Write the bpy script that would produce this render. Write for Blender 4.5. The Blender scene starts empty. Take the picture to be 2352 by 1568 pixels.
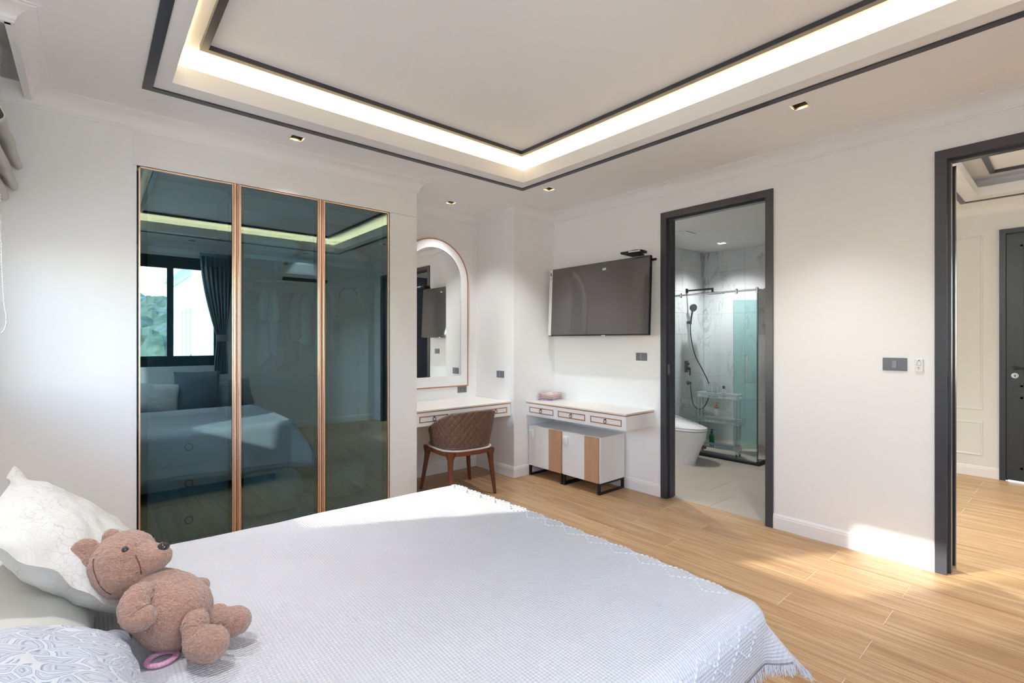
import bpy, bmesh, math, random
from mathutils import Vector, Matrix, noise
random.seed(7)
PI = math.pi
R = math.radians
scene = bpy.context.scene
C = scene.collection

# ------------------------------------------------------------------ camera
cam_d = bpy.data.cameras.new('camera')
cam_d.sensor_width = 36.0
cam_d.lens = 36.0 * 1126.5 / 2352.0
cam_d.clip_start = 0.02
cam_d.clip_end = 400
cam = bpy.data.objects.new('camera', cam_d)
C.objects.link(cam)
cam.location = (0, 0, 1.4)
cam.rotation_euler = (PI / 2, 0, R(49.24 - 90))
scene.camera = cam

# ------------------------------------------------------------------ world, sun, exposure
world = bpy.data.worlds.new('sky')
scene.world = world
world.use_nodes = True
wn = world.node_tree.nodes
wl = world.node_tree.links
wn.clear()
sky = wn.new('ShaderNodeTexSky')
sky.sky_type = 'NISHITA'
sky.sun_disc = False
sky.sun_elevation = R(42)
sky.sun_rotation = R(299)
sky.air_density = 1.0
sky.dust_density = 0.6
bg = wn.new('ShaderNodeBackground')
bg.inputs['Strength'].default_value = 2.0
wo = wn.new('ShaderNodeOutputWorld')
hsv = wn.new('ShaderNodeHueSaturation')
hsv.inputs['Saturation'].default_value = 0.75
wl.new(sky.outputs[0], hsv.inputs['Color'])
wl.new(hsv.outputs[0], bg.inputs['Color'])
wl.new(bg.outputs[0], wo.inputs['Surface'])

SUN_DIR = Vector((0.872, -0.489, -0.34)).normalized()   # the way the light travels
sun_d = bpy.data.lights.new('sun', 'SUN')
sun_d.energy = 7.5
sun_d.angle = R(1.2)
sun_d.color = (1.0, 0.93, 0.82)
sun = bpy.data.objects.new('sun', sun_d)
C.objects.link(sun)
sun.location = (-8, 6, 6)
sun.rotation_euler = SUN_DIR.to_track_quat('-Z', 'Y').to_euler()


def portal(name, loc, rot, sx, sy):
    d = bpy.data.lights.new(name, 'AREA')
    d.shape = 'RECTANGLE'
    d.size = sx
    d.size_y = sy
    d.cycles.is_portal = True
    o = bpy.data.objects.new(name, d)
    o.location = loc
    o.rotation_euler = rot
    C.objects.link(o)


portal('window_portal_rear', (0.865, -0.83, 1.825), (R(90), 0, 0), 1.33, 1.55)
portal('window_portal_left', (-0.76, 3.27, 1.545), (0, R(-90), 0), 0.85, 0.67)
portal('window_portal_near', (-0.76, -0.265, 1.675), (0, R(-90), 0), 1.55, 0.67)

vs = scene.view_settings
vs.view_transform = 'Standard'
vs.look = 'None'
vs.exposure = 0.58
vs.gamma = 1.0
vs.use_curve_mapping = False
scene.cycles.max_bounces = 12
scene.cycles.diffuse_bounces = 8
scene.cycles.glossy_bounces = 5
scene.cycles.transmission_bounces = 6
scene.cycles.transparent_max_bounces = 12
scene.cycles.sample_clamp_indirect = 6.0
scene.cycles.caustics_reflective = False
scene.cycles.caustics_refractive = False

LED = 36.0           # cove strip emission strength
SPOT = 50.0          # downlight watts
HALL_SPOT = 135.0
BATH_SPOT = 90.0

# ------------------------------------------------------------------ materials


def srgb(h):
    h = h.lstrip('#')
    c = [int(h[i:i + 2], 16) / 255 for i in (0, 2, 4)]
    return tuple(x / 12.92 if x <= 0.04045 else ((x + 0.055) / 1.055) ** 2.4 for x in c) + (1,)


class NT:
    def __init__(self, name):
        self.m = bpy.data.materials.new(name)
        self.m.use_nodes = True
        self.t = self.m.node_tree
        self.n = self.t.nodes
        self.b = self.n['Principled BSDF']
        self.o = self.n['Material Output']

    def new(self, typ, **kw):
        nd = self.n.new(typ)
        for k, v in kw.items():
            if k.startswith('i_'):
                nd.inputs[int(k[2:])].default_value = v
            else:
                setattr(nd, k, v)
        return nd

    def link(self, a, b):
        self.t.links.new(a, b)

    def math(self, op, a, b=None):
        nd = self.n.new('ShaderNodeMath')
        nd.operation = op
        for i, v in enumerate((a, b)):
            if v is None:
                continue
            if isinstance(v, (int, float)):
                nd.inputs[i].default_value = v
            else:
                self.link(v, nd.inputs[i])
        return nd.outputs[0]

    def ramp(self, fac, stops):
        nd = self.n.new('ShaderNodeValToRGB')
        el = nd.color_ramp.elements
        while len(el) < len(stops):
            el.new(0.5)
        for e, (p, c) in zip(el, stops):
            e.position = p
            e.color = c
        self.link(fac, nd.inputs[0])
        return nd.outputs[0]

    def coords(self, scale=(1, 1, 1), rand=False, kind='Object'):
        tc = self.n.new('ShaderNodeTexCoord')
        mp = self.n.new('ShaderNodeMapping')
        mp.inputs['Scale'].default_value = scale
        self.link(tc.outputs[kind], mp.inputs['Vector'])
        if rand:
            oi = self.n.new('ShaderNodeObjectInfo')
            cx = self.n.new('ShaderNodeCombineXYZ')
            m1 = self.math('MULTIPLY', oi.outputs['Random'], 37.0)
            m2 = self.math('MULTIPLY', oi.outputs['Random'], 91.0)
            self.link(m1, cx.inputs[0])
            self.link(m2, cx.inputs[1])
            self.link(m1, cx.inputs[2])
            self.link(cx.outputs[0], mp.inputs['Location'])
        return mp.outputs[0]

    def noise(self, vec, scale, detail=4, rough=0.5, dist=0.0):
        nd = self.n.new('ShaderNodeTexNoise')
        nd.inputs['Scale'].default_value = scale
        nd.inputs['Detail'].default_value = detail
        nd.inputs['Roughness'].default_value = rough
        nd.inputs['Distortion'].default_value = dist
        if vec is not None:
            self.link(vec, nd.inputs['Vector'])
        return nd.outputs['Fac']

    def mix(self, fac, a, b):
        nd = self.n.new('ShaderNodeMix')
        nd.data_type = 'RGBA'
        if isinstance(fac, (int, float)):
            nd.inputs[0].default_value = fac
        else:
            self.link(fac, nd.inputs[0])
        for v, i in ((a, 6), (b, 7)):
            if isinstance(v, tuple):
                nd.inputs[i].default_value = v
            else:
                self.link(v, nd.inputs[i])
        return nd.outputs[2]

    def bump(self, h, strength=0.3, dist=0.01):
        nd = self.n.new('ShaderNodeBump')
        nd.inputs['Strength'].default_value = strength
        nd.inputs['Distance'].default_value = dist
        self.link(h, nd.inputs['Height'])
        self.link(nd.outputs[0], self.b.inputs['Normal'])

    def base(self, v):
        if isinstance(v, tuple):
            self.b.inputs['Base Color'].default_value = v
        else:
            self.link(v, self.b.inputs['Base Color'])


def plain(name, col, rough=0.5, metal=0.0, var=0.04, vscale=6.0, bump=0.0, bscale=60.0, coat=0.0, spec=None):
    t = NT(name)
    c = srgb(col) if isinstance(col, str) else col
    vec = t.coords()
    n = t.noise(vec, vscale, 3)
    dk = tuple(x * (1 - var) for x in c[:3]) + (1,)
    lt = tuple(min(1, x * (1 + var)) for x in c[:3]) + (1,)
    t.base(t.mix(n, dk, lt))
    t.b.inputs['Roughness'].default_value = rough
    t.b.inputs['Metallic'].default_value = metal
    if coat:
        t.b.inputs['Coat Weight'].default_value = coat
        t.b.inputs['Coat Roughness'].default_value = 0.08
    if spec is not None:
        t.b.inputs['Specular IOR Level'].default_value = spec
    if bump:
        t.bump(t.noise(vec, bscale, 2), bump, 0.004)
    return t.m


M = {}
M['wall'] = plain('wall_paint', (0.875, 0.88, 0.89, 1), 0.75, var=0.008, vscale=1.5, bump=0.03, bscale=220)
M['ceil'] = plain('ceiling_paint', (0.90, 0.90, 0.905, 1), 0.8, var=0.008, vscale=1.5)
M['ceil_in'] = plain('tray_ceiling_paint', (0.91, 0.915, 0.925, 1), 0.8, var=0.006, vscale=1.5)
M['gloss_white'] = plain('white_moulding_paint', (0.88, 0.88, 0.885, 1), 0.45, var=0.006, vscale=2)
M['hall_wall'] = plain('hall_wall_paint', (0.80, 0.81, 0.795, 1), 0.7, var=0.008, vscale=1.5)
M['black'] = plain('charcoal_lacquer', '#3b3d46', 0.32, var=0.06, vscale=9)
M['black_frame'] = plain('window_black', '#15181c', 0.4, var=0.05)
M['matt_black'] = plain('matt_black_metal', '#141519', 0.45, var=0.05)
M['copper'] = plain('rose_copper', (0.97, 0.66, 0.48, 1), 0.32, 0.85, var=0.05, vscale=14)
M['copper_line'] = plain('copper_inlay', (0.50, 0.21, 0.10, 1), 0.35, 0.35, var=0.12, vscale=9)
M['white_lac'] = plain('white_lacquer', (0.86, 0.86, 0.865, 1), 0.3, var=0.006, vscale=3)
M['desk_top'] = plain('cream_desk_top', (0.83, 0.80, 0.74, 1), 0.25, var=0.01, vscale=3)
M['grout'] = plain('light_grout', (0.78, 0.66, 0.50, 1), 0.8, var=0.05)
M['tile_grout'] = plain('grey_grout', (0.50, 0.48, 0.45, 1), 0.8, var=0.05)
M['chrome'] = plain('chrome', (0.75, 0.76, 0.77, 1), 0.12, 1.0, var=0.02)
M['steel_dark'] = plain('antique_ring_metal', '#5a4d40', 0.35, 0.9, var=0.1)
M['ceramic'] = plain('white_ceramic', (0.82, 0.82, 0.83, 1), 0.08, var=0.004, vscale=2, coat=0.6)
M['plastic_white'] = plain('white_plastic', (0.80, 0.82, 0.83, 1), 0.35, var=0.01)
M['plastic_grey'] = plain('grey_switch_plastic', '#6f727c', 0.4, var=0.03)
M['plastic_grey_lt'] = plain('switch_rocker_grey', '#868a94', 0.35, var=0.03)
M['plastic_dark'] = plain('dark_slot_plastic', '#1d1e22', 0.4, var=0.03)
M['black_plastic'] = plain('black_plastic', '#17181b', 0.35, var=0.04)
M['leather'] = plain('brown_leatherette', '#6d5145', 0.42, var=0.10, vscale=7, bump=0.12, bscale=420)
M['seat_fabric'] = plain('mauve_seat_leather', '#8f7d76', 0.5, var=0.05, bump=0.1, bscale=400)
M['piping'] = plain('cream_piping', '#d8d0c6', 0.55, var=0.03)
M['grey_fabric'] = plain('slate_grey_fabric', '#6d717c', 0.85, var=0.08, vscale=20, bump=0.3, bscale=500)
M['grey_fabric2'] = plain('mid_grey_cushion_fabric', '#85858c', 0.85, var=0.08, vscale=20, bump=0.3, bscale=500)
M['blind'] = plain('grey_blind_fabric', '#c6c6c4', 0.85, var=0.04, vscale=20, bump=0.2, bscale=600)
M['cream_fabric'] = plain('cream_cotton', (0.74, 0.72, 0.67, 1), 0.85, var=0.02, vscale=14, bump=0.15, bscale=300)
M['white_fabric'] = plain('white_cotton', (0.82, 0.82, 0.82, 1), 0.85, var=0.02, vscale=14, bump=0.15, bscale=300)
M['bed_base'] = plain('pale_grey_upholstery', (0.68, 0.68, 0.67, 1), 0.8, var=0.03, bump=0.2, bscale=300)
M['dark_hole'] = plain('dark_lamp_baffle', '#1b1712', 0.35, var=0.05)
M['amber'] = plain('warm_lit_edge_colour', (0.85, 0.52, 0.16, 1), 0.25, 0.9, var=0.05)  # amber colour stands in for the warm light on a downlight's edge
M['door_dark'] = plain('charcoal_door', '#2b3138', 0.38, var=0.05)
M['navy_door'] = plain('navy_door', '#222a38', 0.38, var=0.05)
M['inner_frame'] = plain('dark_bronze_frame', '#2c2a2c', 0.4, 0.3, var=0.05)
M['ward_in'] = plain('grey_wardrobe_board', (0.55, 0.58, 0.60, 1), 0.5, var=0.02)
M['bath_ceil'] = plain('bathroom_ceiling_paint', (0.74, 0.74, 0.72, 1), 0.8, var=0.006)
M['ext_white'] = plain('white_render', (0.80, 0.80, 0.77, 1), 0.85, var=0.02, vscale=2, bump=0.1, bscale=60)
M['ext_shade'] = plain('niche_shade_grey', (0.52, 0.54, 0.53, 1), 0.85, var=0.03)  # darker copy of the white render, niche shade put into the colour
M['roof_tile'] = plain('grey_roof_tiles', '#6b6a68', 0.8, var=0.1, vscale=4)
M['pink'] = plain('pink_glossy_plastic', '#e7a9c6', 0.25, var=0.08, vscale=60, coat=0.5)
M['eye'] = plain('black_bead', '#0c0c10', 0.08, var=0.0, coat=1.0)
M['red'] = plain('red_print', '#7b2a35', 0.5, var=0.05)
M['paper'] = plain('paper_block', '#d9d5cf', 0.8, var=0.05, vscale=80)
M['film'] = plain('white_protective_film', (0.72, 0.72, 0.73, 1), 0.3, var=0.01)


def mk_planks():
    t = NT('oak_wood_tile')
    vec = t.coords((14, 0.9, 1), rand=True)
    g1 = t.noise(vec, 1.0, 7, 0.62, 1.2)
    vec2 = t.coords((120, 1.6, 1), rand=True)
    g2 = t.noise(vec2, 1.0, 4, 0.6, 0.4)
    vec3 = t.coords((5, 1.1, 1), rand=True)
    g3 = t.noise(vec3, 1.1, 4, 0.6, 2.2)
    col = t.ramp(g1, [(0.22, srgb('#a07950')), (0.44, srgb('#c29d74')), (0.60, srgb('#d0b08a')), (0.80, srgb('#b9936a'))])
    col = t.mix(t.math('MULTIPLY', t.ramp(g2, [(0.35, (1, 1, 1, 1)), (0.6, (0, 0, 0, 1))]), 0.62), col, srgb('#8f663c'))
    kn = t.ramp(g3, [(0.62, (0, 0, 0, 1)), (0.74, (1, 1, 1, 1))])
    col = t.mix(t.math('MULTIPLY', kn, 0.42), col, srgb('#93683d'))
    oi = t.n.new('ShaderNodeObjectInfo')
    hs = t.n.new('ShaderNodeHueSaturation')
    t.link(t.math('ADD', t.math('MULTIPLY', oi.outputs['Random'], 0.12), 0.86), hs.inputs['Value'])
    t.link(col, hs.inputs['Color'])
    t.link(hs.outputs[0], t.b.inputs['Base Color'])
    t.b.inputs['Roughness'].default_value = 0.42
    t.bump(g2, 0.08, 0.003)
    return t.m


M['plank'] = mk_planks()


def mk_wood(name, a, b, sc, rough=0.4):
    t = NT(name)
    vec = t.coords(sc)
    g = t.noise(vec, 1.0, 5, 0.6, 0.6)
    t.base(t.ramp(g, [(0.3, srgb(a)), (0.7, srgb(b))]))
    t.b.inputs['Roughness'].default_value = rough
    t.bump(g, 0.05, 0.002)
    return t.m


M['oak'] = mk_wood('pale_oak_veneer', '#b98f70', '#caa384', (40, 40, 3))
M['walnut'] = mk_wood('red_walnut', '#5a2f22', '#7d4632', (60, 60, 6), 0.3)


def mk_marble():
    t = NT('white_veined_marble_tile')
    vec = t.coords((1, 1, 1), rand=False, kind='Object')
    oi = t.n.new('ShaderNodeObjectInfo')
    tc = t.n.new('ShaderNodeNewGeometry')
    mp = t.n.new('ShaderNodeMapping')
    mp.inputs['Rotation'].default_value = (0.5, 0.6, 0.3)
    mp.inputs['Scale'].default_value = (2.2, 2.2, 0.7)
    t.link(tc.outputs['Position'], mp.inputs['Vector'])
    w = t.noise(mp.outputs[0], 1.7, 6, 0.62, 0.9)
    d = t.math('ABSOLUTE', t.math('SUBTRACT', w, 0.5))
    vein = t.ramp(d, [(0.0, (1, 1, 1, 1)), (0.022, (0, 0, 0, 1))])
    patch = t.ramp(t.noise(mp.outputs[0], 1.1, 3), [(0.45, (0, 0, 0, 1)), (0.65, (1, 1, 1, 1))])
    cloud = t.noise(mp.outputs[0], 2.5, 5)
    base = t.mix(cloud, (0.60, 0.61, 0.63, 1), (0.74, 0.745, 0.75, 1))
    t.base(t.mix(t.math('MULTIPLY', t.math('MULTIPLY', vein, patch), 0.75), base, (0.17, 0.18, 0.19, 1)))
    t.b.inputs['Roughness'].default_value = 0.12
    return t.m


M['marble'] = mk_marble()


def mk_stone():
    t = NT('beige_stone_tile')
    tc = t.n.new('ShaderNodeNewGeometry')
    n = t.noise(tc.outputs['Position'], 3.0, 5, 0.6, 0.4)
    t.base(t.mix(n, (0.40, 0.35, 0.29, 1), (0.55, 0.49, 0.41, 1)))
    t.b.inputs['Roughness'].default_value = 0.35
    return t.m


M['stone'] = mk_stone()


def mk_coverlet():
    t = NT('white_waffle_coverlet')
    v = t.coords((1, 1, 1))
    sep = t.n.new('ShaderNodeSeparateXYZ')
    t.link(v, sep.inputs[0])
    k = 2 * PI / 0.0095
    h = t.math('ADD', t.math('SINE', t.math('MULTIPLY', sep.outputs[0], k)),
               t.math('SINE', t.math('MULTIPLY', sep.outputs[1], k)))
    z = t.math('SINE', t.math('MULTIPLY', sep.outputs[2], k))
    h = t.math('ADD', h, z)
    n = t.noise(v, 7, 3)
    t.base(t.mix(n, (0.61, 0.615, 0.66, 1), (0.655, 0.66, 0.705, 1)))
    t.b.inputs['Roughness'].default_value = 0.9
    t.b.inputs['Sheen Weight'].default_value = 0.15
    t.bump(h, 0.42, 0.0016)
    return t.m


M['coverlet'] = mk_coverlet()
M['stitch'] = plain('coverlet_raised_yarn', (0.66, 0.665, 0.71, 1), 0.9, var=0.02, bump=0.2, bscale=500)


def mk_pillow_print():
    t = NT('white_cotton_with_faint_branch_print')
    v = t.coords()
    dst = t.noise(v, 9, 3, 0.6)
    mp = t.n.new('ShaderNodeVectorMath')
    mp.operation = 'ADD'
    nz = t.n.new('ShaderNodeTexNoise')
    nz.inputs['Scale'].default_value = 9
    t.link(v, nz.inputs['Vector'])
    sc = t.n.new('ShaderNodeVectorMath')
    sc.operation = 'SCALE'
    sc.inputs['Scale'].default_value = 0.10
    t.link(nz.outputs['Color'], sc.inputs[0])
    t.link(v, mp.inputs[0])
    t.link(sc.outputs[0], mp.inputs[1])
    vo = t.n.new('ShaderNodeTexVoronoi')
    vo.feature = 'DISTANCE_TO_EDGE'
    vo.inputs['Scale'].default_value = 44
    t.link(mp.outputs[0], vo.inputs['Vector'])
    line = t.ramp(vo.outputs['Distance'], [(0.015, (1, 1, 1, 1)), (0.05, (0, 0, 0, 1))])
    patch = t.ramp(t.noise(v, 7, 2), [(0.42, (0, 0, 0, 1)), (0.55, (1, 1, 1, 1))])
    t.base(t.mix(t.math('MULTIPLY', t.math('MULTIPLY', line, patch), 0.42), (0.69, 0.69, 0.685, 1), (0.40, 0.38, 0.34, 1)))
    t.b.inputs['Roughness'].default_value = 0.85
    t.bump(t.noise(v, 20, 5, 0.65, 1.0), 0.6, 0.008)
    return t.m


M['pillow_print'] = mk_pillow_print()


def mk_floral():
    t = NT('white_cotton_with_blue_leaf_print')
    v = t.coords()
    nz = t.n.new('ShaderNodeTexNoise')
    nz.inputs['Scale'].default_value = 8
    nz.inputs['Detail'].default_value = 2
    t.link(v, nz.inputs['Vector'])
    sc = t.n.new('ShaderNodeVectorMath')
    sc.operation = 'SCALE'
    sc.inputs['Scale'].default_value = 0.10
    t.link(nz.outputs['Color'], sc.inputs[0])
    ad = t.n.new('ShaderNodeVectorMath')
    ad.operation = 'ADD'
    t.link(v, ad.inputs[0])
    t.link(sc.outputs[0], ad.inputs[1])
    mp = t.n.new('ShaderNodeMapping')
    mp.inputs['Rotation'].default_value = (0.2, 0.1, 0.6)
    mp.inputs['Scale'].default_value = (1.0, 2.2, 1.6)
    t.link(ad.outputs[0], mp.inputs['Vector'])
    vo = t.n.new('ShaderNodeTexVoronoi')
    vo.feature = 'DISTANCE_TO_EDGE'
    vo.inputs['Scale'].default_value = 15
    t.link(mp.outputs[0], vo.inputs['Vector'])
    d = vo.outputs['Distance']
    ring = t.ramp(d, [(0.0, (0, 0, 0, 1)), (0.05, (0, 0, 0, 1)), (0.075, (1, 1, 1, 1)), (0.10, (0.15, 0.15, 0.15, 1)),
                      (0.15, (0.5, 0.5, 0.5, 1)), (0.2, (0, 0, 0, 1)), (0.26, (0.85, 0.85, 0.85, 1)), (0.30, (0.2, 0.2, 0.2, 1))])
    t.base(t.mix(ring, (0.66, 0.68, 0.73, 1), (0.19, 0.26, 0.45, 1)))
    t.b.inputs['Roughness'].default_value = 0.85
    t.bump(t.noise(v, 16, 3), 0.2, 0.006)
    return t.m


M['floral'] = mk_floral()


def mk_fur():
    t = NT('dusty_brown_plush')
    v = t.coords()
    vo = t.n.new('ShaderNodeTexVoronoi')
    vo.inputs['Scale'].default_value = 190
    t.link(v, vo.inputs['Vector'])
    n = t.noise(v, 120, 4, 0.7)
    h = t.math('ADD', t.math('MULTIPLY', vo.outputs['Distance'], -0.8), n)
    t.base(t.mix(n, srgb('#93695a'), srgb('#c6a090')))
    t.b.inputs['Roughness'].default_value = 0.95
    t.b.inputs['Sheen Weight'].default_value = 0.5
    t.b.inputs['Sheen Roughness'].default_value = 0.5
    t.b.inputs['Specular IOR Level'].default_value = 0.15
    t.bump(h, 0.9, 0.006)
    return t.m


M['fur'] = mk_fur()
M['seam'] = plain('dark_plush_seam', '#6b4539', 0.95, var=0.1, vscale=60)


def mk_glassmix(name, tcol, refl, gcol=(1, 1, 1, 1), fres=False, ior=1.5, rough=0.0):
    t = NT(name)
    t.n.remove(t.b)
    tr = t.n.new('ShaderNodeBsdfTransparent')
    tr.inputs['Color'].default_value = tcol
    gl = t.n.new('ShaderNodeBsdfGlossy')
    gl.inputs['Color'].default_value = gcol
    gl.inputs['Roughness'].default_value = rough
    mx = t.n.new('ShaderNodeMixShader')
    if fres:
        fr = t.n.new('ShaderNodeFresnel')
        fr.inputs['IOR'].default_value = ior
        t.link(fr.outputs[0], mx.inputs[0])
    else:
        mx.inputs[0].default_value = refl
    t.link(tr.outputs[0], mx.inputs[1])
    t.link(gl.outputs[0], mx.inputs[2])
    t.link(mx.outputs[0], t.o.inputs['Surface'])
    return t.m


M['tint_glass'] = mk_glassmix('smoked_teal_glass', (0.42, 0.56, 0.60, 1), 0.17, (0.66, 0.91, 1.0, 1))
M['clear_glass'] = mk_glassmix('clear_shower_glass', (0.93, 0.975, 0.965, 1), 0.1, fres=True, ior=1.5)
M['pane'] = mk_glassmix('window_glass', (0.95, 0.97, 0.97, 1), 0.06, fres=True, ior=1.35)
M['teal_glass'] = mk_glassmix('green_tinted_glass', (0.70, 0.86, 0.85, 1), 0.1, fres=True, ior=1.3)
M['glass_edge'] = plain('dark_green_glass_edge', '#20443f', 0.15, var=0.05)
M['acrylic'] = mk_glassmix('clear_acrylic', (0.86, 0.90, 0.91, 1), 0.08, fres=True, ior=1.45, rough=0.1)


def mk_mirror():
    t = NT('mirror_silver')
    t.base((0.90, 0.915, 0.90, 1))
    t.b.inputs['Metallic'].default_value = 1.0
    t.b.inputs['Roughness'].default_value = 0.015
    return t.m


M['mirror'] = mk_mirror()


def mk_tv():
    t = NT('dark_tv_screen')
    v = t.coords()
    t.base(t.mix(t.noise(v, 500, 1), (0.075, 0.072, 0.074, 1), (0.09, 0.085, 0.087, 1)))
    t.b.inputs['Roughness'].default_value = 0.03
    t.b.inputs['IOR'].default_value = 1.8
    return t.m


M['tv'] = mk_tv()


def emit(name, col, s):
    t = NT(name)
    t.n.remove(t.b)
    e = t.n.new('ShaderNodeEmission')
    e.inputs['Color'].default_value = col
    e.inputs['Strength'].default_value = s
    t.link(e.outputs[0], t.o.inputs['Surface'])
    return t.m


M['led'] = emit('warm_led_strip', (1.0, 0.72, 0.36, 1), LED)
M['bulb'] = emit('lamp_bulb', (1.0, 0.80, 0.52, 1), 8.0)


def mk_cover(name, cols, sc):
    t = NT(name)
    v = t.coords(sc)
    n = t.noise(v, 1.0, 2)
    st = [(0.25 + 0.5 * i / (len(cols) - 1), srgb(c)) for i, c in enumerate(cols)]
    t.base(t.ramp(n, st))
    t.b.inputs['Roughness'].default_value = 0.3
    return t.m


M['cover_a'] = mk_cover('colourful_magazine_cover', ['#c9a23c', '#6a5a8a', '#b9b3c4', '#a86a2c'], (30, 30, 30))
M['cover_b'] = mk_cover('white_book_cover_with_pink_art', ['#e6e2df', '#dcd5d2', '#c98a72', '#e6e2df'], (14, 14, 14))
M['cover_c'] = mk_cover('red_edged_book_cover', ['#a03c3c', '#b9585a'], (20, 20, 20))
M['cover_d'] = mk_cover('grey_violet_book_cover', ['#8c8592', '#a7a0aa'], (20, 20, 20))
M['bag'] = mk_cover('brown_monogram_canvas', ['#5b4630', '#6d573d', '#4a3826'], (60, 60, 60))
M['folded'] = mk_cover('grey_white_striped_knit', ['#b4b8b8', '#6f7676', '#c2c6c6'], (3, 3, 60))
M['foliage'] = mk_cover('hillside_foliage', ['#3d4f3a', '#5f6f50', '#7d8468', '#4b5d45'], (1.2, 1.2, 1.2))
M['ground'] = mk_cover('pale_bounce_paving', ['#c9c3b4', '#d6d0c2'], (0.5, 0.5, 0.5))  # kept pale so the ground bounces light up through the windows

# ------------------------------------------------------------------ mesh helpers


class MB:
    """collects geometry in world (or local) coordinates; build() links it as ONE mesh object"""

    def __init__(self):
        self.v = []
        self.f = []
        self.mi = []
        self.cur = 0

    def add(self, vs, fs, mi=None):
        o = len(self.v)
        self.v.extend([tuple(p) for p in vs])
        for q in fs:
            self.f.append([i + o for i in q])
            self.mi.append(self.cur if mi is None else mi)
        return self

    def box(self, x0, x1, y0, y1, z0, z1, bev=0.0, seg=1):
        if bev <= 0:
            vs = [(x, y, z) for z in (z0, z1) for y in (y0, y1) for x in (x0, x1)]
            return self.add(vs, [(0, 2, 3, 1), (4, 5, 7, 6), (0, 1, 5, 4), (2, 6, 7, 3), (0, 4, 6, 2), (1, 3, 7, 5)])
        bm = bmesh.new()
        bmesh.ops.create_cube(bm, size=1)
        for p in bm.verts:
            p.co = Vector(((x0 + x1) / 2 + p.co.x * (x1 - x0), (y0 + y1) / 2 + p.co.y * (y1 - y0), (z0 + z1) / 2 + p.co.z * (z1 - z0)))
        bmesh.ops.bevel(bm, geom=bm.edges[:], offset=bev, segments=seg, profile=0.5, affect='EDGES')
        self.addbm(bm)
        return self

    def addbm(self, bm, mat=None):
        bm.verts.index_update()
        vs = [(mat @ p.co) if mat else p.co.copy() for p in bm.verts]
        self.add(vs, [[p.index for p in q.verts] for q in bm.faces])
        bm.free()
        return self

    def quad(self, a, b, c, d):
        return self.add([a, b, c, d], [(0, 1, 2, 3)])

    def grid(self, rows, closed_u=False, closed_v=False):
        n = len(rows)
        m = len(rows[0])
        vs = [p for r in rows for p in r]
        fs = []
        for i in range(n if closed_v else n - 1):
            for j in range(m if closed_u else m - 1):
                a, b = i, (i + 1) % n
                c, d = j, (j + 1) % m
                fs.append((a * m + c, a * m + d, b * m + d, b * m + c))
        return self.add(vs, fs)

    def tube(self, pts, r, n=10, caps=True, closed=False):
        pts = [Vector(p) for p in pts]
        rs = r if isinstance(r, (list, tuple)) else [r] * len(pts)
        rows = []
        up = None
        for i, p in enumerate(pts):
            if closed:
                t = (pts[(i + 1) % len(pts)] - pts[i - 1]).normalized()
            else:
                t = (pts[min(i + 1, len(pts) - 1)] - pts[max(i - 1, 0)]).normalized()
            if up is None:
                up = Vector((0, 0, 1)) if abs(t.z) < 0.9 else Vector((1, 0, 0))
            s = t.cross(up).normalized()
            up = s.cross(t).normalized()
            rows.append([p + (s * math.cos(2 * PI * k / n) + up * math.sin(2 * PI * k / n)) * rs[i] for k in range(n)])
        o = len(self.v)
        self.grid(rows, closed_u=True, closed_v=closed)
        if caps and not closed:
            self.f.append([o + k for k in range(n)][::-1])
            self.f.append([o + (len(rows) - 1) * n + k for k in range(n)])
            self.mi += [self.cur, self.cur]
        return self

    def cyl(self, a, b, r, n=20, r2=None):
        return self.tube([a, b], [r, r if r2 is None else r2], n)

    def lathe(self, prof, c=(0, 0, 0), n=24, axis='z', sx=1.0, sy=1.0):
        rows = []
        for (r, h) in prof:
            row = []
            for k in range(n):
                a = 2 * PI * k / n
                u, v = r * math.cos(a) * sx, r * math.sin(a) * sy
                p = {'z': (u, v, h), 'x': (h, u, v), 'y': (u, h, v)}[axis]
                row.append((c[0] + p[0], c[1] + p[1], c[2] + p[2]))
            rows.append(row)
        o = len(self.v)
        self.grid(rows, closed_u=True)
        for ri in (0, len(rows) - 1):
            if prof[ri][0] > 1e-6:
                self.f.append([o + ri * n + k for k in range(n)])
                self.mi.append(self.cur)
        return self

    def prism(self, poly, fn, a, b):
        """poly 2D, fn(u,v,w)->3D, extruded from w=a to w=b"""
        n = len(poly)
        vs = [fn(u, v, a) for u, v in poly] + [fn(u, v, b) for u, v in poly]
        fs = [list(range(n))[::-1], [n + i for i in range(n)]]
        for i in range(n):
            j = (i + 1) % n
            fs.append((i, j, n + j, n + i))
        return self.add(vs, fs)

    def sphere(self, c, rx, ry=None, rz=None, nu=20, nv=12, mat=None):
        ry = rx if ry is None else ry
        rz = rx if rz is None else rz
        rows = []
        for i in range(nv + 1):
            ph = PI * i / nv
            rows.append([])
            for j in range(nu):
                th = 2 * PI * j / nu
                p = Vector((rx * math.sin(ph) * math.cos(th), ry * math.sin(ph) * math.sin(th), rz * math.cos(ph)))
                if mat:
                    p = mat @ p
                rows[-1].append(p + Vector(c))
        return self.grid(rows, closed_u=True)

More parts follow.
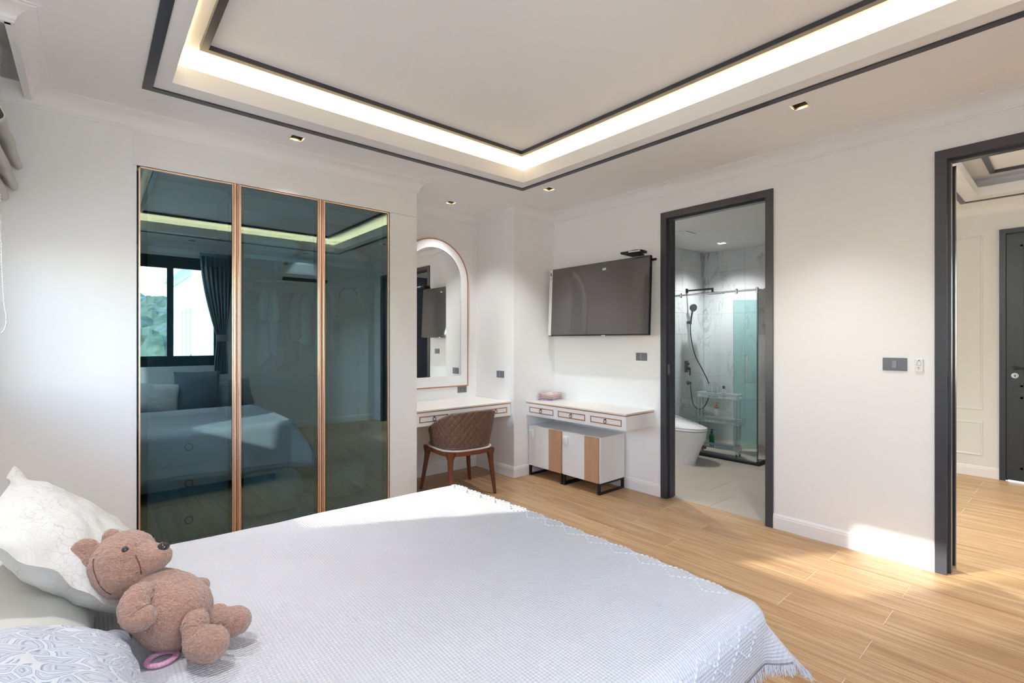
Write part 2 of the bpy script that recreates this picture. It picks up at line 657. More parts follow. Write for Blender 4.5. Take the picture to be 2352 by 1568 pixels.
    def sweep(self, path, prof, closed=False):
        """profile (off, z) swept along 2D path; off is measured to the LEFT of travel, corners mitred"""
        P = [Vector(p) for p in path]
        n = len(P)
        rows = []
        for i in range(n):
            d0 = d1 = None
            if closed or i > 0:
                d0 = (P[i] - P[i - 1]).normalized()
            if closed or i < n - 1:
                d1 = (P[(i + 1) % n] - P[i]).normalized()
            d0 = d1 if d0 is None else d0
            d1 = d0 if d1 is None else d1
            n0 = Vector((-d0.y, d0.x))
            n1 = Vector((-d1.y, d1.x))
            m = (n0 + n1) / max(1e-6, 1 + n0.dot(n1))
            rows.append([(P[i].x + m.x * o, P[i].y + m.y * o, z) for o, z in prof])
        o = len(self.v)
        k = len(prof)
        self.grid(rows, closed_u=True, closed_v=closed)
        if not closed:
            self.f.append([o + i for i in range(k)])
            self.f.append([o + (n - 1) * k + i for i in range(k)])
            self.mi += [self.cur, self.cur]
        return self

    def slab(self, u0, u1, v0, v1, w0, w1, holes, fn):
        """rectangular slab with rectangular holes; fn(u,v,w)->3D"""
        us = sorted({u0, u1, *[h[0] for h in holes], *[h[1] for h in holes]})
        vv = sorted({v0, v1, *[h[2] for h in holes], *[h[3] for h in holes]})
        us = [u for u in us if u0 <= u <= u1]
        vv = [v for v in vv if v0 <= v <= v1]
        idx = {}

        def solid(i, j):
            if i < 0 or j < 0 or i >= len(us) - 1 or j >= len(vv) - 1:
                return False
            cu, cv = (us[i] + us[i + 1]) / 2, (vv[j] + vv[j + 1]) / 2
            return not any(h[0] < cu < h[1] and h[2] < cv < h[3] for h in holes)

        def V(i, j, k):
            if (i, j, k) not in idx:
                idx[(i, j, k)] = len(self.v)
                self.v.append(tuple(fn(us[i], vv[j], (w0, w1)[k])))
            return idx[(i, j, k)]
        for i in range(len(us) - 1):
            for j in range(len(vv) - 1):
                if not solid(i, j):
                    continue
                fs = [[V(i, j, 0), V(i, j + 1, 0), V(i + 1, j + 1, 0), V(i + 1, j, 0)],
                      [V(i, j, 1), V(i + 1, j, 1), V(i + 1, j + 1, 1), V(i, j + 1, 1)]]
                if not solid(i - 1, j):
                    fs.append([V(i, j, 0), V(i, j, 1), V(i, j + 1, 1), V(i, j + 1, 0)])
                if not solid(i + 1, j):
                    fs.append([V(i + 1, j, 0), V(i + 1, j + 1, 0), V(i + 1, j + 1, 1), V(i + 1, j, 1)])
                if not solid(i, j - 1):
                    fs.append([V(i, j, 0), V(i + 1, j, 0), V(i + 1, j, 1), V(i, j, 1)])
                if not solid(i, j + 1):
                    fs.append([V(i, j + 1, 0), V(i, j + 1, 1), V(i + 1, j + 1, 1), V(i + 1, j + 1, 0)])
                for q in fs:
                    self.f.append(q)
                    self.mi.append(self.cur)
        return self

    def xf(self, mat):
        self.v = [tuple(mat @ Vector(p)) for p in self.v]
        return self

    def build(self, name, mats, parent=None, smooth=None, local=False, recalc=True):
        mats = mats if isinstance(mats, (list, tuple)) else [mats]
        me = bpy.data.meshes.new(name)
        org = Vector((0, 0, 0))
        if parent is None and not local:
            xs = [p[0] for p in self.v]
            ys = [p[1] for p in self.v]
            zs = [p[2] for p in self.v]
            org = Vector(((min(xs) + max(xs)) / 2, (min(ys) + max(ys)) / 2, min(zs)))
        elif parent is not None and not local:
            org = ORG[parent]
        me.from_pydata([(p[0] - org.x, p[1] - org.y, p[2] - org.z) for p in self.v], [], self.f)
        for m in mats:
            me.materials.append(M[m] if isinstance(m, str) else m)
        if len(mats) > 1:
            me.polygons.foreach_set('material_index', self.mi)
        if recalc:
            bm = bmesh.new()
            bm.from_mesh(me)
            bmesh.ops.remove_doubles(bm, verts=bm.verts[:], dist=1e-6)
            bmesh.ops.recalc_face_normals(bm, faces=bm.faces[:])
            bm.to_mesh(me)
            bm.free()
        if smooth is not None:
            me.shade_smooth()
            me.set_sharp_from_angle(angle=R(smooth))
        me.update()
        o = bpy.data.objects.new(name, me)
        C.objects.link(o)
        if parent is not None:
            o.parent = parent
            ORG[o] = org
        else:
            o.location = org
            ORG[o] = org.copy()
        return o


ORG = {}


def thing(name, label, cat, loc, rz=0.0, group=None):
    o = bpy.data.objects.new(name, None)
    o.empty_display_size = 0.1
    C.objects.link(o)
    o.location = loc
    o.rotation_euler = (0, 0, rz)
    ORG[o] = Vector(loc)
    return tag(o, label, cat, group)


def tag(o, label=None, cat=None, group=None):
    if label:
        o['label'] = label
    if cat:
        o['category'] = cat
    if group:
        o['group'] = group
    return o


def struct(o, label=None):
    o['kind'] = 'structure'
    if label:
        o['label'] = label
    return o


def root(name, loc):
    """an empty for a piece of the setting"""
    o = bpy.data.objects.new(name, None)
    o.empty_display_size = 0.1
    C.objects.link(o)
    o.location = loc
    ORG[o] = Vector(loc)
    o['kind'] = 'structure'
    return o


def copy_part(o, parent, loc):
    c = o.copy()
    C.objects.link(c)
    c.parent = parent
    c.location = loc
    return c


XYZ = lambda u, v, w: (u, v, w)

# ================================================================== THE SETTING
XZY = lambda u, v, w: (u, w, v)      # slab in x-z, thickness along y
YZX = lambda u, v, w: (w, u, v)      # slab in y-z, thickness along x
YA, YB = 3.81, 4.46                  # wardrobe wall, alcove back wall
XR = 3.90                            # wall with the two doors
XL, YC = -0.62, -0.70                # window wall at the bed head, wall behind the camera
ZC = 2.80                            # ceiling

# ---- floor of wood-look planks
fl = MB().box(XL, 3.98, YC, YB, -0.12, -0.0012).build('floor', 'grout')
struct(fl, 'light oak plank floor of the bedroom')
hf = MB().box(3.98, 7.0, -2.1, 1.2, -0.12, -0.0012).build('floor_hall', 'grout')
struct(hf, 'light oak plank floor of the hallway')
PL = {}


def plank(parent, x0, x1, y0, y1):
    g = 0.0011
    key = (round(x1 - x0, 4), round(y1 - y0, 4))
    o = ORG[parent]
    loc = Vector(((x0 + x1) / 2, (y0 + y1) / 2, 0)) - o
    if key not in PL:
        hx, hy = key[0] / 2 - g, key[1] / 2 - g
        mb = MB()
        b = 0.0012
        mb.add([(-hx, -hy, -0.012), (hx, -hy, -0.012), (hx, hy, -0.012), (-hx, hy, -0.012),
                (-hx, -hy, -b), (hx, -hy, -b), (hx, hy, -b), (-hx, hy, -b),
                (-hx + b, -hy + b, 0), (hx - b, -hy + b, 0), (hx - b, hy - b, 0), (-hx + b, hy - b, 0)],
               [(0, 1, 5, 4), (1, 2, 6, 5), (2, 3, 7, 6), (3, 0, 4, 7), (4, 5, 9, 8), (5, 6, 10, 9), (6, 7, 11, 10), (7, 4, 8, 11), (8, 9, 10, 11)])
        p = mb.build('plank', 'plank', parent, local=True)
        PL[key] = p
        p.location = loc
    else:
        copy_part(PL[key], parent, loc)


def lay(parent, X0, X1, Y0, Y1):
    k = math.floor((X0 - 3.78) / 0.2)
    while 3.78 + 0.2 * k < X1 - 1e-6:
        a, b = max(X0, 3.78 + 0.2 * k), min(X1, 3.98 + 0.2 * k)
        if b - a > 0.01:
            ph = 0.64 if k % 2 == 0 else 1.056
            j = math.floor((Y0 - ph) / 1.22)
            while ph + 1.22 * j < Y1 - 1e-6:
                c, d = max(Y0, ph + 1.22 * j), min(Y1, ph + 1.22 * (j + 1))
                if d - c > 0.01:
                    plank(parent, a, b, c, d)
                j += 1
        k += 1


lay(fl, XL, 3.98, YC, YB)
lay(hf, 3.98, 7.0, -2.1, 1.2)

# ---- bedroom walls
WIN2 = (0.20, 1.53, 1.05, 2.60)
WIN1 = (2.935, 3.605, 1.12, 1.97)
WIN3 = (-0.60, 0.07, 0.90, 2.45)     # its twin on the other side of the bed, out of frame
D1 = (1.51, 2.465, 2.55)             # bathroom door casing: y0, y1, top
D2 = (-0.43, 0.58, 2.55)             # hallway door casing
struct(MB().slab(XL - 0.15, 4.02, 0, 3.05, YC - 0.15, YC, [WIN2], XZY).build('wall_rear', 'wall'), 'white painted wall behind the camera')
struct(MB().slab(YC, 4.6, 0, 3.05, XL - 0.15, XL, [WIN1, WIN3], YZX).build('wall_left', 'wall'), 'white painted wall at the head of the bed')
struct(MB().slab(-2.1, 4.6, 0, 3.05, XR, 4.02, [(D1[0] + .03, D1[1] - .03, 0, D1[2] - .03), (D2[0] + .03, D2[1] - .03, 0, D2[2] - .03)], YZX).build('wall_right', 'wall'),
       'white painted wall with the television and two doorways')
wf = MB()
wf.box(XL, 0.20, YA, YA + 0.12, 0, 3.0)
wf.box(XL, 4.02, YB, YB + 0.14, 0, 3.05)
wf.box(3.31, XR, YA, YB, 0, 3.0)
struct(wf.build('wall_front', 'wall'), 'white painted wall with the built-in wardrobe, vanity alcove and corner pier')

# ---- ceiling: dropped soffit, cove lip, upper ceiling
LAMPS = [(1.083, 3.525), (2.76, 4.146), (3.20, 3.19), (3.197, 1.09), (-0.20, 1.05), (-0.20, 2.45), (1.08, -0.42), (2.60, -0.42)]  # the last four are unseen, added as fill light
hs = 0.043
holes = [(0.31, 2.93, -0.02, 3.24), (XL, -0.27, 2.95, YA)] + [(x - hs, x + hs, y - hs, y + hs) for x, y in LAMPS]
ceil = MB().slab(XL - .15, 4.02, YC - .15, 4.6, ZC, ZC + 0.03, holes, XYZ).build('ceiling', 'ceil')
struct(ceil, 'pale dropped ceiling with a recessed tray')
MB().slab(XL - .15, 4.02, YC - .15, 4.6, 3.0, 3.05, [], XYZ).build('upper_panel', 'ceil_in', ceil)


def rect(x0, x1, y0, y1):
    return [(x0, y0), (x1, y0), (x1, y1), (x0, y1)]


LIP = rect(0.34, 2.90, 0.01, 3.21)
MB().sweep(LIP, [(0, ZC), (-0.03, ZC), (-0.03, 2.906), (0, 2.906)], True).build('cove_lip', 'gloss_white', ceil)
MB().sweep(LIP, [(-0.22, 2.83), (-0.25, 2.83), (-0.25, 3.0), (-0.22, 3.0)], True).build('cove_side', 'ceil_in', ceil)
led = MB().sweep(LIP, [(-0.075, 2.835), (-0.095, 2.835), (-0.095, 2.843), (-0.075, 2.843)], True).build('led_strip', 'led', ceil)
led['label'] = 'warm white light strip hidden in the cove'
struct(MB().sweep(rect(0.22, 3.04, -0.15, 3.376), [(0, ZC - 0.008), (0, ZC), (0.045, ZC), (0.045, ZC - 0.008)], True).build('trim_1', 'black'),
       'charcoal line framing the lower edge of the ceiling tray')
struct(MB().sweep(rect(0.452, 2.787, 0.115, 3.107), [(0, 2.972), (0, 3.0), (0.036, 3.0), (0.036, 2.972)], True).build('trim_2', 'black'),
       'charcoal line framing the inner ceiling panel of the tray')
# curtain pocket box above the soffit
struct(MB().box(-0.27, -0.25, 2.93, YA, ZC - 0.065, 3.0).box(XL, -0.25, 2.93, 2.95, ZC - 0.065, 3.0).build('trim_3', 'gloss_white'),
       'white board closing the blind pocket in the ceiling')

# ---- crown moulding and baseboards
CROWN = [(0, ZC), (0, ZC - .10), (.010, ZC - .10), (.012, ZC - .092), (.008, ZC - .088), (.016, ZC - .080), (.020, ZC - .060), (.034, ZC - .036),
         (.056, ZC - .018), (.074, ZC - .013), (.078, ZC - .008), (.090, ZC - .006), (.090, ZC)]
ROOM = [(XL, 2.93), (XL, YC), (XR, YC), (XR, YA), (3.31, YA), (3.31, YB), (2.18, YB), (2.18, YA), (XL, YA)]
struct(MB().sweep(ROOM, CROWN).build('trim_4', 'gloss_white', smooth=25), 'white crown moulding around the bedroom')
PEL = [(o, ZC - (ZC - z) * 0.66) for o, z in CROWN]
struct(MB().sweep([(-0.25, YA), (-0.25, 2.93), (XL, 2.93)], [(o * 1.1, z) for o, z in PEL]).build('trim_5', 'gloss_white', smooth=25),
       'white moulding on the edge of the blind pocket')
BASE = [(0, 0), (0.012, 0), (0.012, 0.085), (0.009, 0.088), (0.009, 0.098), (0.004, 0.11), (0, 0.11)]
for nm, path in (('baseboard_right', [(XR, D1[1]), (XR, YA), (3.31, YA), (3.31, YB), (2.18, YB)]),
                 ('baseboard_middle', [(XR, D2[1]), (XR, D1[0])]),
                 ('baseboard_corner', [(XL, YC), (XR, YC), (XR, D2[0])]),
                 ('baseboard_front', [(0.2, YA), (XL, YA), (XL, YC)])):
    struct(MB().sweep(path, BASE).build(nm, 'gloss_white'), 'white baseboard, ' + nm.split('_')[1] + ' run')

# ---- door frames


def door_frame(name, y0, y1, top, xa, xb, cw, mat, label):
    rt = root(name, ((xa + xb) / 2, (y0 + y1) / 2, 0))
    rt['label'] = label
    poly = [(y0, 0), (y0 + cw, 0), (y0 + cw, top - cw), (y1 - cw, top - cw), (y1 - cw, 0), (y1, 0), (y1, top), (y0, top)]
    MB().prism(poly, YZX, xa, xb).build('frame', mat, rt)
    s = cw + 0.014
    poly2 = [(y0 + cw - .002, 0), (y0 + s, 0), (y0 + s, top - s), (y1 - s, top - s), (y1 - s, 0), (y1 - cw + .002, 0), (y1 - cw + .002, top - cw + .002), (y0 + cw - .002, top - cw + .002)]
    mid = xa + (xb - xa) * 0.30
    MB().prism(poly2, YZX, mid, mid + 0.05).build('door_stop', mat, rt)
    return rt


d1 = door_frame('door_1', D1[0], D1[1], D1[2], 3.885, 4.035, 0.055, 'black', 'charcoal frame of the bathroom doorway')
MB().box(3.925, 3.945, 2.405, 2.4115, 1.10, 1.19).build('strike_plate', 'chrome', d1)


def leaf_panels(mb, x0, x1, z0, z1, fn, w, raise_=0.008, m=0.09):
    """raised moulding rectangles on a door leaf"""
    zm = z0 + (z1 - z0) * 0.36
    for a, b in ((z0 + 0.12, zm - 0.05), (zm + 0.05, z1 - 0.12)):
        u0, u1 = x0 + m, x1 - m
        for (p, q, r, s) in ((u0, u1, a, a + .018), (u0, u1, b - .018, b), (u0, u0 + .018, a, b), (u1 - .018, u1, a, b)):
            mb.prism([(p, r), (q, r), (q, s), (p, s)], fn, w, w + raise_)


leaf = MB().box(4.045, 4.885, 1.515, 1.553, 0.008, 2.485, 0.002)
leaf_panels(leaf, 4.045, 4.885, 0.0, 2.48, XZY, 1.553, 0.007)
lf = leaf.build('leaf', 'navy_door', d1)
lf['label'] = 'navy door leaf swung open into the bathroom'
MB().cyl((4.82, 1.553, 1.12), (4.82, 1.60, 1.12), 0.012).cyl((4.82, 1.60, 1.12), (4.70, 1.60, 1.12), 0.009).build('handle', 'matt_black', lf, smooth=40)

d2 = door_frame('door_2', D2[0], D2[1], D2[2], 3.885, 4.035, 0.055, 'black', 'charcoal frame of the hallway doorway')
MB().box(3.93, 3.95, 0.5235, 0.526, 1.10, 1.19).build('strike_plate', 'chrome', d2)
MB().box(4.036, 4.040, 0.50, 0.525, 0.0, 2.48).build('edge_strip', 'chrome', d2)

# ---- hallway
struct(MB().slab(-2.1, 1.3, 0, 3.05, 7.0, 7.1, [(-0.42 + .03, 0.54 - .03, 0, 2.50)], YZX).build('wall_hall_far', 'hall_wall'), 'off-white panelled hallway wall')
struct(MB().box(4.02, 7.0, 1.2, 1.3, 0, 3.05).build('wall_hall_side', 'hall_wall'), 'partition between hallway and bathroom')
struct(MB().box(4.02, 7.1, -2.2, -2.1, 0, 3.05).build('wall_hall_end', 'hall_wall'), 'end wall of the hallway')
hall_fill_lamps = [(4.30, 0.90), (4.30, -0.6), (6.84, -1.2)]  # unseen lamps, added because the hallway needed light
hceil = MB().slab(4.02, 7.0, -2.1, 1.2, ZC, ZC + .03, [(4.55, 6.55, -1.75, 0.68)] + [(x - hs, x + hs, y - hs, y + hs) for x, y in hall_fill_lamps], XYZ).build('ceiling_hall', 'ceil')
struct(hceil, 'hallway ceiling with a recessed tray')
MB().slab(4.02, 7.0, -2.1, 1.3, 3.0, 3.05, [], XYZ).build('upper_panel', 'ceil_in', hceil)
HL = rect(4.58, 6.52, -1.72, 0.65)
MB().sweep(HL, [(0, ZC), (-0.03, ZC), (-0.03, 2.89), (0, 2.89)], True).build('cove_lip', 'gloss_white', hceil)
MB().sweep(HL, [(-0.2, 2.83), (-0.22, 2.83), (-0.22, 3.0), (-0.2, 3.0)], True).build('cove_side', 'ceil_in', hceil)
struct(MB().sweep(rect(4.38, 6.71, -1.9, 0.80), [(0, ZC - .008), (0, ZC), (.04, ZC), (.04, ZC - .008)], True).build('trim_6', 'black'), 'charcoal line around the hallway ceiling tray')
struct(MB().sweep(rect(4.68, 6.43, -1.62, 0.56), [(0, 2.975), (0, 3.0), (.036, 3.0), (.036, 2.975)], True).build('trim_7', 'black'), 'charcoal line around the inner hallway ceiling panel')
struct(MB().sweep([(4.02, -2.1), (7.0, -2.1), (7.0, 1.2), (4.02, 1.2)], CROWN).build('trim_8', 'gloss_white', smooth=25), 'white crown moulding in the hallway')
struct(MB().sweep([(7.0, 0.54), (7.0, 1.2), (4.035, 1.2)], BASE).build('baseboard_hall', 'gloss_white'), 'white baseboard of the hallway')


def panel_frame(y0, y1, z0, z1):
    mb = MB()
    prof = [(0, 0), (0.004, 0.010), (0.012, 0.012), (0.016, 0.006), (0.022, 0.005), (0.024, 0)]
    P = [(y0, z0), (y1, z0), (y1, z1), (y0, z1)]
    t = MB().sweep(P, prof, True)
    t.v = [(7.0 - z, x, y) for x, y, z in t.v]
    return t


for a, b, c, d, l in ((0.66, 1.10, 0.69, 2.50, 'tall upper moulding panel on the hallway wall'), (0.66, 1.10, 0.215, 0.57, 'low moulding panel on the hallway wall')):
    o = panel_frame(a, b, c, d).build('trim_9' if c > 0.5 else 'trim_10', 'hall_wall')
    struct(o, l)
d3 = door_frame('door_3', -0.42, 0.54, 2.53, 6.975, 7.10, 0.045, 'door_dark', 'closed charcoal door across the hallway')
leaf = MB().box(7.0, 7.04, -0.372, 0.492, 0.010, 2.478, 0.002)
lf3 = MB()
leaf_panels(lf3, -0.372, 0.492, 0.01, 2.478, lambda u, v, w: (7.0 - w, u, v), 0.0, 0.008, 0.10)
l3 = leaf.build('leaf', 'door_dark', d3)
lf3.build('leaf_moulding', 'door_dark', l3)
MB().cyl((7.0, 0.43, 1.135), (6.94, 0.43, 1.135), 0.011).cyl((6.94, 0.436, 1.135), (6.94, 0.30, 1.135), 0.010).cyl((7.0, 0.43, 1.135), (6.993, 0.43, 1.135), 0.026).build('handle', 'matt_black', l3, smooth=40)
MB().cyl((7.0, 0.43, 1.06), (6.99, 0.43, 1.06), 0.027, 24).build('lock_plate', 'chrome', l3, smooth=40)
MB().cyl((6.991, 0.43, 1.062), (6.987, 0.43, 1.062), 0.006, 12).box(6.987, 6.991, 0.427, 0.433, 1.045, 1.06).build('keyhole', 'black_plastic', l3)

# ---- bathroom shell
BX, BY, BZ = 6.89, 3.65, 2.70
bw1 = MB().box(4.02, BX + .12, BY, BY + 0.12, 0, 3.05).build('wall_bathroom_side', 'tile_grout')
struct(bw1, 'white marble tiled shower wall with the black fittings')
bw2 = MB().box(BX, BX + .12, 1.3, BY, 0, 3.05).build('wall_bathroom_far', 'tile_grout')
struct(bw2, 'white marble tiled far wall of the bathroom')
bc = MB().slab(4.02, BX, 1.3, BY, BZ, BZ + 0.03, [(6.33 - hs, 6.33 + hs, 3.10 - hs, 3.10 + hs), (4.5 - hs, 4.5 + hs, 3.2 - hs, 3.2 + hs)], XYZ).build('ceiling_bathroom', 'bath_ceil')
struct(bc, 'flat bathroom ceiling')
tw, th = 0.6, 0.3
tile_a = None
for i in range(5):
    for j in range(9):
        x1 = BX - i * tw - 0.008
        x0 = max(4.025, x1 - tw)
        if i == 4:
            x0 = max(4.025, BX - 5 * tw)
        z0 = j * th
        loc = Vector(((x0 + x1) / 2, BY, z0)) - ORG[bw1]
        if i == 0 and j == 0:
            hx = (x1 - x0) / 2 - .001
            tile_a = MB().box(-hx, hx, -0.008, 0.002, 0.001, th - 0.001, 0.0008).build('tile', 'marble', bw1, local=True)
            tile_a.location = loc
        elif i == 4:
            hx = (x1 - x0) / 2 - .001
            t_ = MB().box(-hx, hx, -0.008, 0.002, 0.001, th - 0.001, 0.0008).build('tile', 'marble', bw1, local=True)
            t_.location = loc
        else:
            copy_part(tile_a, bw1, loc)
tile_b = None
for i in range(4):
    for j in range(9):
        y1 = BY - i * tw - 0.008
        y0 = max(1.3, y1 - tw)
        hy = (y1 - y0) / 2 - .001
        loc = Vector((BX, (y0 + y1) / 2, j * th)) - ORG[bw2]
        if i in (0, 3):
            t_ = MB().box(-0.008, 0.002, -hy, hy, 0.001, th - 0.001, 0.0008).build('tile', 'marble', bw2, local=True)
            t_.location = loc
            tile_b = t_
        elif tile_b and i == 1 and j == 0:
            tile_b = MB().box(-0.008, 0.002, -hy, hy, 0.001, th - 0.001, 0.0008).build('tile', 'marble', bw2, local=True)
            tile_b.location = loc
            tb = tile_b
        else:
            copy_part(tb, bw2, loc)
bf = MB().box(3.98, BX, 1.3, BY, -0.12, -0.003).build('floor_bathroom', 'tile_grout')
struct(bf, 'beige stone tiled bathroom floor')
for r in range(6):
    x0, x1 = max(3.98, 3.9 + 0.5 * r), min(BX, 4.4 + 0.5 * r)
    ph = (2.06, 2.28)[r % 2]
    j = -1
    while ph + j * 1.0 < BY:
        y0, y1 = max(1.3, ph + j), min(BY, ph + j + 1.0)
        if y1 - y0 > 0.02 and x1 - x0 > 0.02:
            MB().box(x0 + .001, x1 - .001, y0 + .001, y1 - .001, -0.012, 0.0, 0.0008).build('tile', 'stone', bf)
        j += 1

# ---- windows
w2 = root('window_2', (0.865, YC - 0.08, 1.05))
w2['label'] = 'black framed sliding window behind the camera'
MB().slab(WIN2[0], WIN2[1], WIN2[2], WIN2[3], YC - 0.12, YC - 0.02, [(WIN2[0] + .06, WIN2[1] - .06, WIN2[2] + .07, WIN2[3] - .07)], XZY).build('window_frame', 'black_frame', w2)
for (a, b, yy) in ((WIN2[0] + .06, 0.905, YC - 0.105), (0.825, WIN2[1] - .06, YC - 0.065)):
    s = MB().slab(a, b, WIN2[2] + .07, WIN2[3] - .07, yy, yy + 0.035, [(a + .075, b - .075, WIN2[2] + .145, WIN2[3] - .165)], XZY).build('sash', 'black_frame', w2)
    MB().box(a + .07, b - .07, yy + .014, yy + .020, WIN2[2] + .14, WIN2[3] - .16).build('pane', 'pane', s)
    hx = b - 0.055 if a < 0.5 else a + 0.055
    MB().box(hx - .018, hx + .018, yy + .035, yy + .055, 1.62, 1.76, 0.005).build('latch', 'black_frame', s)
for nm, wn_, lab in (('window_1', WIN1, 'black framed window beside the bed head, far side'), ('window_3', WIN3, 'black framed window beside the bed head, near side')):
    w1 = root(nm, (XL - 0.08, (wn_[0] + wn_[1]) / 2, 0.9))
    w1['label'] = lab
    MB().slab(wn_[0], wn_[1], wn_[2], wn_[3], XL - 0.149, XL - 0.10, [(wn_[0] + .012, wn_[1] - .012, wn_[2] + .04, wn_[3] - .012)], YZX).build('window_frame', 'black_frame', w1)
    MB().box(XL - .13, XL - .124, wn_[0] + .01, wn_[1] - .01, wn_[2] + .03, wn_[3] - .01).build('pane', 'pane', w1)

# ================================================================== LARGE OBJECTS
# ---- bed
BT = 0.60            # top of the coverlet


def far_edge(x):
    return 2.41 - 0.055 * max(0, min(1.5, x - 0.2)) / 1.4


bed = thing('bed', 'wide upholstered bed under the white coverlet, head against the window wall', 'bed', (0.55, 1.5, 0))
MB().box(-0.44, 1.52, 0.72, 2.30, 0.06, 0.32, 0.03, 3).build('base', 'bed_base', bed, smooth=40)
MB().box(-0.46, 1.55, 0.68, 2.33, 0.322, 0.578, 0.06, 4).build('mattress', 'white_fabric', bed, smooth=40)
hb = MB()
hb.box(-0.60, -0.48, 0.60, 2.42, 0.0, 0.66, 0.03, 3)
hb.build('headboard', 'grey_fabric2', bed, smooth=40)
for x in (-0.36, 1.42):
    for y in (0.82, 2.2):
        MB().cyl((x, y, 0), (x, y, 0.065), 0.03, 16).build('leg', 'matt_black', bed, smooth=40)

# ---- coverlet: one draped cloth
X0C, X1C = -0.10, 1.56
Y0C = 0.70
RAD = 0.07


def cover_pt(a, b):
    """a,b : flat cloth coordinates -> point on the draped cloth"""
    yf = far_edge(a) - 0.06
    ex = max(0.0, a - X1C)
    ey = 0.0
    sy = 0
    if b > yf:
        ey = b - yf
        sy = 1
    elif b < Y0C:
        ey = Y0C - b
        sy = -1
    e = math.hypot(ex, ey) if (ex > 0 and ey > 0) else ex + ey
    bx = min(a, X1C)
    by = min(max(b, Y0C), yf)
    wob = 0.007 * noise.noise((a * 2.2, b * 2.2, 3.1)) + 0.003 * noise.noise((a * 6, b * 6, 8.0))
    crown = 0.008 * math.sin(PI * min(1, max(0, (by - Y0C) / (yf - Y0C))))
    z = BT - 0.006 + wob + crown
    if e <= 0:
        return Vector((bx, by, z))
    dx, dy = ex / e, sy * ey / e
    arc = RAD * PI / 2
    if e < arc:
        t = e / RAD
        out, dn = RAD * math.sin(t), RAD * (1 - math.cos(t))
    else:
        out, dn = RAD, RAD + (e - arc)
    corner = min(1.0, 2 * min(ex, ey) / max(1e-6, e))
    hang = max(0.0, e - arc)
    fl = 0.10 + 0.55 * corner
    out += hang * fl
    dn -= hang * (1 - math.sqrt(max(0.05, 1 - fl * fl)))
    out += hang * 0.10 * noise.noise((a * 3.5, b * 3.5, 1.7))
    return Vector((bx + dx * out, by + dy * out, z - dn))


A0, A1 = X0C, X1C + 0.235
B0, B1 = Y0C - 0.215, 2.35 + 0.42
NA, NB = 110, 140
rows = [[cover_pt(A0 + (A1 - A0) * i / NA, B0 + (B1 - B0) * j / NB) for j in range(NB + 1)] for i in range(NA + 1)]
cv = MB().grid(rows)
bot = [[p + Vector((0, 0, -0.006)) for p in r] for r in rows]
cvl = cv.build('coverlet', 'coverlet', smooth=80, recalc=False)
for p in cvl.data.polygons:
    pass
bmx = bmesh.new()
bmx.from_mesh(cvl.data)
bmesh.ops.recalc_face_normals(bmx, faces=bmx.faces[:])
up = sum((f.normal.z for f in bmx.faces))
if up < 0:
    bmesh.ops.reverse_faces(bmx, faces=bmx.faces[:])
bmx.to_mesh(cvl.data)
bmx.free()
sol = cvl.modifiers.new('thickness', 'SOLIDIFY')
sol.thickness = 0.006
sol.offset = -1
tag(cvl, 'white waffle-weave coverlet with raised diamond border and fringed hem spread over the bed', 'bedspread')


def cover_n(a, b):
    d = 0.004
    p = cover_pt(a, b)
    n = (cover_pt(a + d, b) - p).cross(cover_pt(a, b + d) - p)
    return p, n.normalized() if n.length > 1e-9 else Vector((0, 0, 1))


def puff(mb, a, b, ang, L=0.013, W=0.0065, H=0.0045):
    p, n = cover_n(a, b)
    q, _ = cover_n(a + 0.01 * math.cos(ang), b + 0.01 * math.sin(ang))
    t = (q - p).normalized()
    s = n.cross(t).normalized()
    ring = []
    for k in range(8):
        u = 2 * PI * k / 8
        ring.append(p + t * (L * math.cos(u)) + s * (W * math.sin(u)) - n * 0.001)
    mid = [p + (r - p) * 0.62 + n * H * 0.8 for r in ring]
    top = p + n * H
    mb.add(ring + mid + [top], [(k, (k + 1) % 8, 8 + (k + 1) % 8, 8 + k) for k in range(8)] + [(8 + k, 8 + (k + 1) % 8, 16) for k in range(8)])


st = MB()
w_b, per = 0.048, 0.12
for (mode, lo, hi) in (('foot', 0.74, 2.32), ('near', 0.3, 1.50)):
    nseg = int((hi - lo) / per)
    for kk in range(nseg + 1):
        for half in (0, 1):
            for m in range(4):
                f = (m + 0.5) / 4
                along = lo + kk * per + (half + f) * per / 2
                if along > hi:
                    continue
                off = w_b * (f if half == 0 else 1 - f)
                for sg in (-1, 1):
                    a_d = math.atan2(w_b * sg * (1 if half == 0 else -1), per / 2)
                    if mode == 'foot':
                        puff(st, X1C - 0.005 + sg * off, along, PI / 2 - a_d, 0.0095, 0.0055, 0.004)
                    else:
                        puff(st, along, Y0C - 0.10 + sg * off, a_d, 0.0095, 0.0055, 0.004)
sto = st.build('raised_stitches', 'stitch', cvl, smooth=60)
sto['kind'] = 'stuff'
fr = MB()
rnd = random.Random(3)


def strand(a, b, da, db):
    p = cover_pt(a, b)
    q = cover_pt(a - da * 0.02, b - db * 0.02)
    d = (p - q).normalized()
    d = (d + Vector((rnd.uniform(-.5, .5), rnd.uniform(-.5, .5), rnd.uniform(-.5, .1)))).normalized()
    L = rnd.uniform(0.018, 0.03)
    w = 0.0014
    s = d.cross(Vector((0.3, 0.5, 0.8))).normalized() * w
    u = d.cross(s).normalized() * w
    e = p + d * L + Vector((0, 0, -0.006))
    fr.add([p + s, p - s * .5 + u, p - s * .5 - u, e + s * .6, e - s * .3 + u * .6, e - s * .3 - u * .6],
           [(0, 1, 4, 3), (1, 2, 5, 4), (2, 0, 3, 5), (3, 4, 5)])


